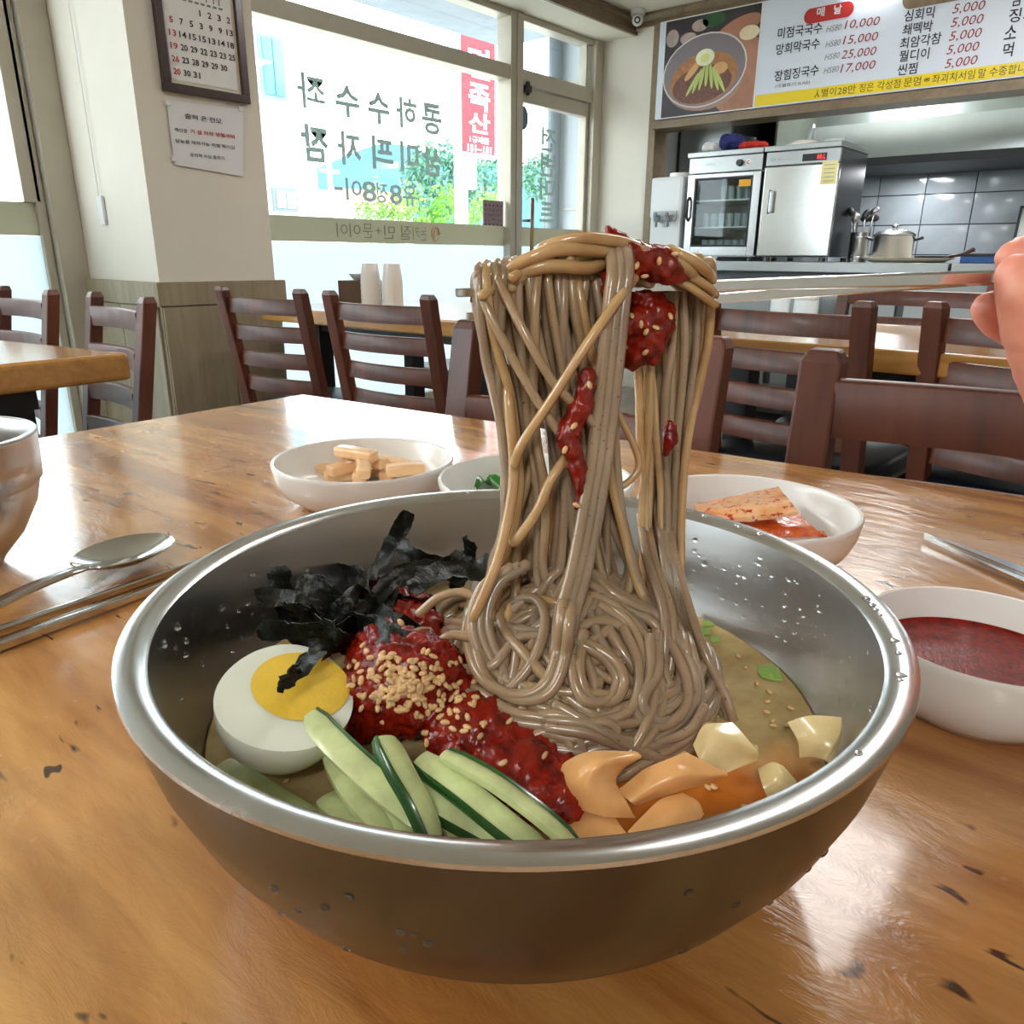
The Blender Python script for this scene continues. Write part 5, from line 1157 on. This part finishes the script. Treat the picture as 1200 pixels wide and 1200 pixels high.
# second steel bowl at the left edge
b2 = thing('steel_bowl', 'second stainless steel bowl cut off by the left edge of the photo', 'bowl', (.103, .530, TZ))
po_ = [(0, .003), (.026, .003), (.028, .0005), (.031, .0005), (.034, .006), (.046, .020), (.0555, .038), (.0585, .050), (.0590, .0515), (.0605, .053), (.0612, .066), (.0618, .079)]
obj('bowl_body', MB().lathe(po_+[(.0622, .0805), (.0612, .0817), (.0592, .0815), (.0580, .0795), (.0570, .066), (.0550, .045), (.046, .026), (.03, .010), (0, .007)], 96), M_BOWL, b2)
# ------------------------------------------------------------------ lifted noodles
def proj(p):
    d = p-EYE; z = d.dot(FW); return 600+FP*d.dot(RT)/z, 600-FP*d.dot(UP)/z
CA = PF(535, 343, .232); CB = PF(1165, 325, .298)
def chopat(px):
    lo, hi = -.3, 1.3
    for _ in range(30):
        t = (lo+hi)/2
        if proj(CA+(CB-CA)*t)[0] < px: lo = t
        else: hi = t
    return CA+(CB-CA)*lo
def cF(px): return chopat(px).dot(FG)
def interp(tab, x):
    for (a, b), (c, d) in zip(tab, tab[1:]):
        if x <= c: return b+(d-b)*(x-a)/(c-a) if c > a else b
    return tab[-1][1]
s = N('buckwheat_noodle'); v = s.coord()
gn = s.n('NewGeometry') ; f = s.noise(v, 38, 3, .5); fl2 = s.noise(v, 900, 2, .6)
rnd_ = s.n('ObjectInfo')
cA = s.ramp(f, [(.3, lin((138, 116, 96))), (.7, lin((176, 152, 128)))])
cB = s.mix(.0, cA, cA)
mulv = s.n('Math'); mulv.operation = 'MULTIPLY'; s.l(rnd_.outputs['Random'], mulv.inputs[0]); mulv.inputs[1].default_value = .45
cC = s.mix(mulv.outputs[0], cA, lin((182, 150, 104)))
cD = s.mix(s.ramp(fl2, [(.66, (0, 0, 0)), (.74, (1, 1, 1))]), cC, lin((92, 62, 40)))
s.set(Base_Color=cD, Roughness=.28, Coat_Weight=.45, Coat_Roughness=.06); s.b.inputs['Subsurface Weight'].default_value = .5; s.b.inputs['Subsurface Radius'].default_value = (1, .62, .3); s.b.inputs['Subsurface Scale'].default_value = .004
s.bump(s.noise(v, 420, 3, .5), .12, .0004); M_NOO = s.m
s = N('golden_noodle'); v = s.coord(); f = s.noise(v, 60, 3, .5)
s.set(Base_Color=s.ramp(f, [(.3, lin((176, 138, 92))), (.7, lin((204, 170, 124)))]), Roughness=.22, Coat_Weight=.5, Coat_Roughness=.05); s.b.inputs['Subsurface Weight'].default_value = .6; s.b.inputs['Subsurface Radius'].default_value = (1, .65, .3); s.b.inputs['Subsurface Scale'].default_value = .005
M_NOY = s.m
NL = Vector((BC.x, BC.y, BZ))
nd = thing('buckwheat_noodles', 'portion of grey brown buckwheat noodles lifted from the bowl by the chopsticks', 'noodles', NL)
NR = .00155
rn = random.Random(3)
cnt = 0
def strand(P, m_=None, r=None, per=7, n=7, wob=.0):
    global cnt
    P = catmull([Vector(p)-NL for p in P], per)
    if wob: 
        s0 = rn.uniform(0, 50); P = [p+Vector((noise.noise(p*60+Vector((s0, 0, 0))), noise.noise(p*60+Vector((0, s0, 0))), 0))*wob for p in P]
    cnt += 1
    o = obj('noodle_strand', MB().tube(P, (r or NR)*rn.uniform(.9, 1.08), n), m_ or M_NOO, nd, False); o.data.polygons.foreach_set('use_smooth', [True]*len(o.data.polygons)); return o
LL = [(330, 558), (345, 557), (400, 566), (480, 584), (540, 594), (600, 594), (660, 580), (700, 560)]
LR = [(330, 722), (430, 722), (500, 716), (580, 722), (640, 735), (700, 752)]
RL = [(330, 738), (430, 742), (500, 748), (560, 752), (620, 752), (700, 752)]
RRt = [(330, 836), (345, 837), (400, 829), (480, 811), (540, 803), (600, 797), (660, 797), (700, 806)]
LC = PZ(670, 795, .785); lat0 = LC.dot(R0); F0_ = LC.dot(FG)
def dome(lat, F):
    r_ = math.hypot((lat-lat0)/.0515, (F-F0_)/.0475)
    return .7795+.046*max(0, 1-r_)**.6
def W(lat, F, z): return R0*lat+FG*F+VZ*z
def hang(side, s0, layer, m_=None):
    L, R = (LL, LR) if side == 'L' else (RL, RRt)
    f0 = {0: -.0075, 1: -.001, 2: .006}[layer] if side == 'L' else {0: .006, 1: .010, 2: .015}[layer]
    s1 = s0+rn.gauss(0, .13); s2 = s1+rn.gauss(0, .16); fj = rn.gauss(0, .0012)
    xt = L[0][1]+(R[0][1]-L[0][1])*s0; pc = chopat(xt); Fc = pc.dot(FG)
    pts = []
    top = 322-10*math.sin(math.pi*min(1, max(0, s0)))+rn.uniform(-3, 3)
    if side == 'L': pts += [PF(xt+rn.uniform(-4, 8), 336, Fc+.011), PF(xt+2, top-6, Fc+.003), PF(xt, top+4, Fc-.005)]
    else: pts += [PF(xt-rn.uniform(8, 30), 314, Fc-.002), PF(xt-4, top-14, Fc+.001), PF(xt, 322, Fc+.007)]
    Fb = F0_+(.004 if side == 'L' else .020)
    for y in (360, 410, 460, 520, 570, 620, 665):
        k = (y-335)/330; ss = s0+(s1-s0)*min(1, k*2) if k < .5 else s1+(s2-s1)*(k-.5)*2
        ss = min(1.0, max(.0, ss)); x = interp(L, y)*(1-ss)+interp(R, y)*ss
        F = (Fc+f0)*(1-k)+(Fb+f0*.9)*k+fj+.0012*noise.noise(Vector((y*.012, s0*9, layer)))
        pts.append(PF(x+rn.gauss(0, 1.2), y, F))
    p = pts[-1]; lat, F = p.dot(R0), p.dot(FG); ang = rn.uniform(0, 6.28); 
    dz = dome(lat, F)+.002
    pts.append(W(lat+.004*math.cos(ang), F-.002, max(dz, p.z-.015)))
    cv = rn.choice((-1, 1))*rn.uniform(35, 75); hx = lat+.004*math.cos(ang); hF = F-.002; hd = ang
    for q in range(rn.randint(3, 7)):
        hx += .0085*math.cos(hd); hF += .0085*math.sin(hd)*.9; hd += cv*.0085
        d_ = math.hypot((hx-lat0)/.047, (hF-F0_)/.047)
        if d_ > 1: hx = lat0+(hx-lat0)/d_; hF = F0_+(hF-F0_)/d_
        pts.append(W(hx, hF, dome(hx, hF)+rn.uniform(-.002, .002)))
    strand(pts, m_, None, 5)
for layer in (2, 1, 0):
    for k in range(22 if layer else 17): hang('L', (k+rn.uniform(.1, .9))/(22 if layer else 17), layer, M_NOY if rn.random() < (.22 if layer else .05) else None)
for layer in (2, 1, 0):
    for k in range(10): hang('R', (k+rn.uniform(.1, .9))/10, layer, M_NOY if rn.random() < .45 else None)
# the heap in the bowl
for k in range(150):
    depth = max(0, .014*(1-k/90)); r0 = .045*math.sqrt(rn.random()); a0 = rn.uniform(0, 6.28)
    lat, F = lat0+r0*math.cos(a0), F0_+r0*math.sin(a0)*.95; hd = a0+math.pi/2+rn.gauss(0, .9); cv = rn.choice((-1, 1))*rn.uniform(28, 85); lim = .0485-.014*(k/150)*rn.random()
    pts = []; lay = rn.uniform(-.0005, .0022) if k > 70 else 0; ph = rn.uniform(0, 6)
    if k > 95: cv *= .62
    for q in range(rn.randint(13, 26)+(8 if k > 95 else 0)):
        z = dome(lat, F)-depth+lay+.0012*math.sin(q*.8+ph)
        pts.append(W(lat, F, max(.777, z)))
        if k > 95: lay += rn.gauss(0, .0003)
        st_p = .0062; lat += st_p*math.cos(hd); F += st_p*math.sin(hd); hd += cv*st_p; cv += rn.gauss(0, 9); cv = max(-110, min(110, cv))
        dl, dF = lat-lat0, F-F0_; d_ = math.hypot(dl, dF)
        if d_ > lim:
            tgt = math.atan2(dF, dl)+math.pi/2*(1 if math.sin(hd-math.atan2(dF, dl)) > 0 else -1)
            df = (tgt-hd+math.pi) % (2*math.pi)-math.pi; hd += df*.6; lat = lat0+dl*lim/d_; F = F0_+dF*lim/d_
    strand(pts, None, NR*1.12 if k > 95 else None, 5)
# strands that can be followed one by one in the photograph
def cs(pts, m_=None, r=None, n=1, off=(10, 3)):
    for j in range(n): strand([PF(x+off[0]*j, y+off[1]*j, F+.0006*j) for x, y, F in pts], m_, r, 9, 8)
cs([(716, 296, .2385), (718, 318, .2315), (714, 352, .228), (704, 450, .222), (692, 550, .217), (672, 660, .209), (656, 720, .205), (648, 765, .202), (612, 800, .200), (572, 782, .204), (553, 735, .210), (565, 690, .216), (600, 665, .220)], None, .0018, 3, (9, -2))
cs([(744, 326, .238), (728, 346, .2275), (690, 400, .2205), (645, 470, .2175), (612, 520, .217), (602, 545, .219)], M_NOY)
cs([(556, 335, .245), (558, 322, .236), (563, 345, .227), (590, 400, .222), (630, 470, .2195), (670, 530, .219), (700, 590, .220)], None)
cs([(574, 325, .245), (578, 314, .237), (585, 332, .229), (620, 400, .2205), (650, 450, .2195), (690, 490, .219), (712, 520, .222)])
cs([(592, 430, .232), (597, 480, .224), (602, 560, .222), (588, 640, .216), (570, 690, .212), (552, 730, .211), (546, 756, .219)], M_NOY)
cs([(668, 530, .2235), (646, 562, .2185), (630, 598, .217), (606, 632, .217), (600, 636, .224)], M_NOY)
cs([(716, 470, .232), (742, 520, .233), (748, 548, .232), (732, 568, .230), (714, 570, .230), (704, 552, .231)], M_NOY, .0012)
cs([(750, 605, .262), (758, 655, .234), (778, 720, .216), (775, 785, .206), (752, 822, .203), (724, 800, .206), (732, 762, .212), (748, 735, .218)], None, None, 2, (9, 4))
cs([(690, 700, .214), (668, 760, .205), (680, 800, .201), (712, 812, .200), (722, 780, .204), (700, 745, .210), (672, 735, .212)])
for j in range(7):
    cs([(768+j*2, 585, .262), (776+j*2, 640, .249), (786+j*3, 700, .238-j*.001), (800+j*4, 760, .229-j*.002), (815+j*5.5, 800+j*2, .219-j*.0015), (826+j*5.5, 826+j*3, .2155-j*.0012)])
cs([(505, 740, .217), (488, 742, .216), (482, 765, .212), (495, 785, .209), (530, 800, .206), (560, 830, .199)])
cs([(590, 815, .199), (582, 860, .190), (600, 880, .186), (640, 872, .187), (690, 860, .189), (740, 858, .190)])
cs([(612, 905, .181), (650, 918, .179), (690, 898, .183), (740, 888, .185), (800, 870, .189), (822, 840, .195)], None, None, 2, (4, -12))
cs([(490, 720, .221), (515, 700, .222), (545, 695, .220), (575, 715, .214), (560, 745, .210), (525, 745, .212), (510, 770, .210), (540, 790, .206)])
def onpile(x, y, lift):
    r = ray(x, y); u = .300
    F = .165; prev = None
    while F < .30:
        p = EYE+r*(F/r.dot(FG)); zd = dome(p.dot(R0), F)+lift
        if p.z <= zd: return p
        F += .0004
    return PZ(x, y, .7815+lift)
def lp(pts, lift=.0035, n=1, off=(9, 2), m_=None):
    for j in range(n): strand([onpile(x+off[0]*j, y+off[1]*j, lift+.0016*math.sin(i*1.3+j)) for i, (x, y) in enumerate(pts)], m_, .00175, 8, 8)
lp([(685, 640), (671, 700), (662, 771), (644, 811), (608, 820), (572, 798), (557, 757), (559, 721), (572, 676)], .006, 2, (-9, -6))
lp([(676, 740), (671, 789), (685, 820), (712, 820), (723, 798), (712, 775), (685, 757), (658, 748)], .004, 2, (8, 0))
lp([(770, 740), (770, 789), (752, 820), (766, 843), (793, 843), (815, 816), (806, 771), (775, 726), (730, 699), (690, 672)], .0045, 2, (-9, 5))
lp([(800, 720), (806, 748), (820, 802), (815, 861), (793, 892), (766, 888), (712, 861), (649, 825)], .0035, 2, (-8, -6))
lp([(600, 825), (584, 861), (595, 888), (640, 892), (685, 870), (721, 861), (712, 847), (676, 852), (640, 870), (600, 876)], .003)
lp([(600, 890), (608, 906), (622, 915), (653, 910), (694, 888), (748, 883), (790, 880)], .0015, 2, (0, -9))
lp([(530, 722), (505, 735), (483, 748), (483, 771), (500, 784), (527, 793), (550, 843), (581, 870), (620, 880)], .0035)
lp([(575, 742), (554, 735), (527, 730), (509, 748), (518, 780), (563, 811), (600, 834), (640, 842)], .0045, 2, (-2, 9))
lp([(500, 722), (508, 706), (527, 694), (554, 694), (575, 680), (590, 660)], .004, 3, (8, 8))
lp([(514, 766), (545, 784), (577, 780), (608, 748), (649, 748), (690, 760)], .0035)
lp([(509, 780), (536, 825), (577, 865), (586, 888), (610, 900)], .002, 3, (9, -6))
lp([(640, 842), (690, 850), (740, 868), (790, 872), (812, 850)], .003, 2, (0, 10))
lp([(730, 735), (748, 780), (740, 830), (700, 845), (650, 835), (610, 842)], .003)
lp([(612, 850), (640, 838), (670, 842), (690, 856), (670, 866), (640, 858), (620, 866), (600, 880)], .003)
# heap of strands resting over the chopsticks
TO = [(556, 336), (600, 308), (645, 286), (690, 277), (750, 289), (800, 302), (838, 326)]
for k in range(30):
    a_ = rn.uniform(560, 640) if k % 3 else rn.uniform(640, 700); b_ = rn.uniform(770, 838) if k % 2 else rn.uniform(690, 780); d0 = rn.uniform(0, 26)*(1-k/40)
    pts = []
    for q in range(7):
        x = a_+(b_-a_)*q/6; e_ = abs(q-3)/3; y = interp(TO, x)+6+d0+ (10*e_**2); pc = chopat(x); pts.append(PF(x, y+rn.gauss(0, 2), pc.dot(FG)+rn.uniform(-.007, .007)+(-.004 if q in (0, ) else 0)))
    pts.append(PF(b_+rn.uniform(-6, 4), interp(TO, b_)+26, cF(b_)+.010))
    strand(pts, M_NOY if k % 2 else None, .0018 if k % 4 == 0 else None, 5)
for pts in ([(592, 318), (628, 300), (665, 292), (712, 296), (742, 306)], [(600, 326), (640, 312), (690, 314), (716, 308)], [(640, 290), (680, 280), (725, 284), (760, 296), (790, 306), (820, 318)], [(780, 294), (800, 300), (818, 310), (832, 324)], [(770, 300), (790, 306), (806, 316), (815, 328)]):
    xa_, ya_ = pts[0]; xb_, yb_ = pts[-1]
    strand([PF(xa_-16, ya_+16, cF(xa_)+.006)]+[PF(x, y, cF(x)-.0095+.006*(abs(i-(len(pts)-1)/2)/((len(pts)-1)/2))**4) for i, (x, y) in enumerate(pts)]+[PF(xb_+5, yb_+22, cF(xb_)+.010)], M_NOY, .0019, 7)
# chilli sauce clinging to the noodles
def chain(mb, pts):
    for (p0, r0), (p1, r1) in zip(pts, pts[1:]):
        n = max(2, int((p1-p0).length/(min(r0, r1)*.5)))
        for i in range(n+1): t_ = i/n; ellipsoid(mb, p0.lerp(p1, t_), (r0+(r1-r0)*t_,)*3, None, 10, 6)
    return mb
def q_(x, y, dF, r): return (PF(x, y, cF(x)+dF), r)
mb = chain(MB(), [q_(713, 268, -.006, .0016), q_(722, 284, -.006, .003), q_(742, 300, -.008, .0045), q_(775, 312, -.008, .0055), q_(800, 318, -.007, .0035)])
chain(mb, [q_(742, 300, -.008, .0045), q_(722, 326, -.010, .0040), q_(712, 345, -.011, .0022)])
mb = remesh(mb, .0009, 2, .0013, 300); tb = bvh(mb)
centered('chilli_sauce', mb, M_CHI, 'dollop of red chilli sauce sitting on top of the noodles above the chopsticks', 'chilli sauce')
mb = chain(MB(), [q_(752, 350, .002, .0055), q_(762, 375, .002, .0085), q_(752, 402, .002, .0080), q_(738, 418, .001, .004)]); chain(mb, [q_(762, 375, .002, .0085), q_(735, 380, -.002, .005)])
mb = remesh(mb, .0009, 2, .0012, 300); tb2 = bvh(mb)
centered('chilli_sauce', mb, M_CHI, 'dark red clump of chilli sauce hanging just under the chopsticks', 'chilli sauce')
mb = chain(MB(), [(PF(690, 440, .2195), .0026), (PF(680, 480, .2185), .0034), (PF(664, 512, .2175), .0036), (PF(676, 540, .2165), .0028), (PF(680, 570, .2155), .0018), (PF(676, 598, .2145), .0011)])
mb = remesh(mb, .0008, 2, .0011, 300); tb3 = bvh(mb)
centered('chilli_sauce', mb, M_CHI, 'streak of red chilli sauce running down the middle of the hanging noodles', 'chilli sauce')
mb = chain(MB(), [(PF(786, 498, .242), .0018), (PF(786, 516, .2415), .0028), (PF(780, 530, .241), .0014)]); mb = remesh(mb, .0007, 2, .0006, 300)
centered('chilli_sauce', mb, M_CHI, 'small red sauce spot on the right strands of the hanging noodles', 'chilli sauce')
sd = MB()
for (x, y) in ((732, 297), (745, 312), (728, 330), (772, 306), (790, 300), (755, 322), (728, 348), (752, 380), (768, 385), (757, 388), (732, 405), (756, 412), (663, 527), (657, 542), (673, 500), (676, 592), (700, 380), (740, 372), (785, 372), (690, 452), (628, 500)):
    d_ = ray(x, y).normalized(); best = None
    for t_ in (tb, tb2, tb3):
        h = t_.ray_cast(EYE, d_)
        if h[0] is not None and (best is None or h[3] < best[3]): best = h
    if best: seed(sd, best[0]+best[1]*.0003, best[1], .95)
centered('sesame_seeds', sd, M_SEED, 'sesame seeds stuck in the chilli sauce on the lifted noodles', 'sesame seeds', kind='stuff')
# the chopsticks in the hand
chopstick('upper steel chopstick held in the hand above the bowl', CA, CA+(CB-CA)*1.28, .0017, .0035)
C2 = PF(548, 371, .244); C3 = PF(1165, 325, .307)
chopstick('lower steel chopstick held in the hand, its tip poking out below the other', C2, C2+(C3-C2)*1.28, .0017, .0033)

# ------------------------------------------------------------------ the hand
def H(x, y, F): return PF(x, y, F)
hb = MB()
def limb(pts): chain(hb, [(H(x, y, F), r) for x, y, F, r in pts])
limb([(1192, 322, .2845, .0078), (1201, 345, .282, .0098), (1210, 385, .282, .0108), (1223, 430, .283, .0106), (1244, 475, .285, .0112), (1265, 540, .293, .0125), (1330, 620, .310, .0155), (1400, 660, .322, .019)])          # thumb
limb([(1186, 302, .3125, .0066), (1210, 296, .312, .0078), (1240, 290, .316, .0082), (1300, 280, .322, .0085), (1350, 300, .330, .0092), (1420, 370, .336, .0105), (1455, 430, .338, .0125)])      # index
limb([(1160, 362, .3070, .0072), (1172, 372, .308, .0084), (1200, 388, .311, .0088), (1255, 402, .318, .0088), (1310, 385, .326, .0095), (1375, 400, .336, .0105), (1450, 480, .344, .013)])      # middle
limb([(1232, 470, .318, .0078), (1262, 478, .320, .0086), (1320, 480, .326, .0088), (1370, 450, .336, .0098), (1410, 470, .344, .0105), (1450, 520, .348, .0125)])                                 # ring
limb([(1275, 548, .318, .0068), (1310, 552, .322, .0074), (1360, 545, .330, .0078), (1400, 520, .340, .0084), (1440, 560, .346, .0105)])                                                        # little
for a_, b_ in (((1455, 430, .338, .0125), (1520, 660, .332, .020)), ((1450, 480, .344, .013), (1500, 680, .330, .021)), ((1450, 520, .348, .0125), (1480, 690, .330, .021)), ((1440, 560, .346, .0105), (1450, 690, .325, .019)), ((1400, 660, .322, .019), (1470, 720, .320, .022))):
    limb([a_, b_])
limb([(1490, 690, .328, .024), (1560, 770, .315, .025), (1720, 830, .27, .028), (2100, 900, .19, .034)])
hb = remesh(hb, .0016, 7)
s = N('skin'); v = s.coord(); f = s.noise(v, 22, 4, .6)
s.set(Base_Color=s.ramp(f, [(.35, lin((226, 132, 112))), (.65, lin((242, 172, 146)))]), Roughness=.42); s.b.inputs['Subsurface Weight'].default_value = .35; s.b.inputs['Subsurface Radius'].default_value = (1, .35, .2); s.b.inputs['Subsurface Scale'].default_value = .006
s.bump(s.noise(v, 520, 3, .6), .12, .0005)
hc = H(1400, 560, .33)
hd_ = thing('hand', 'bare right hand pinching the steel chopsticks at the right edge', 'hand', hc)
obj('hand_skin', hb, s.m, hd_, True, True)
M_NAIL = mat('finger_nail', (240, 196, 176), .25, coat=.4)
for (x, y, F, dx, dy) in ((1196, 291, .3175, 14, -4), (1210, 340, .2800, 0, 0)):
    if dx == 0: continue
    p = H(x, y, F)+VZ*.001; nb_ = ellipsoid(MB(), p, (.0050, .0038, .0014), Matrix.Rotation(.8, 3, FG), 14, 8); obj('finger_nail', nb_, M_NAIL, hd_, True, True)
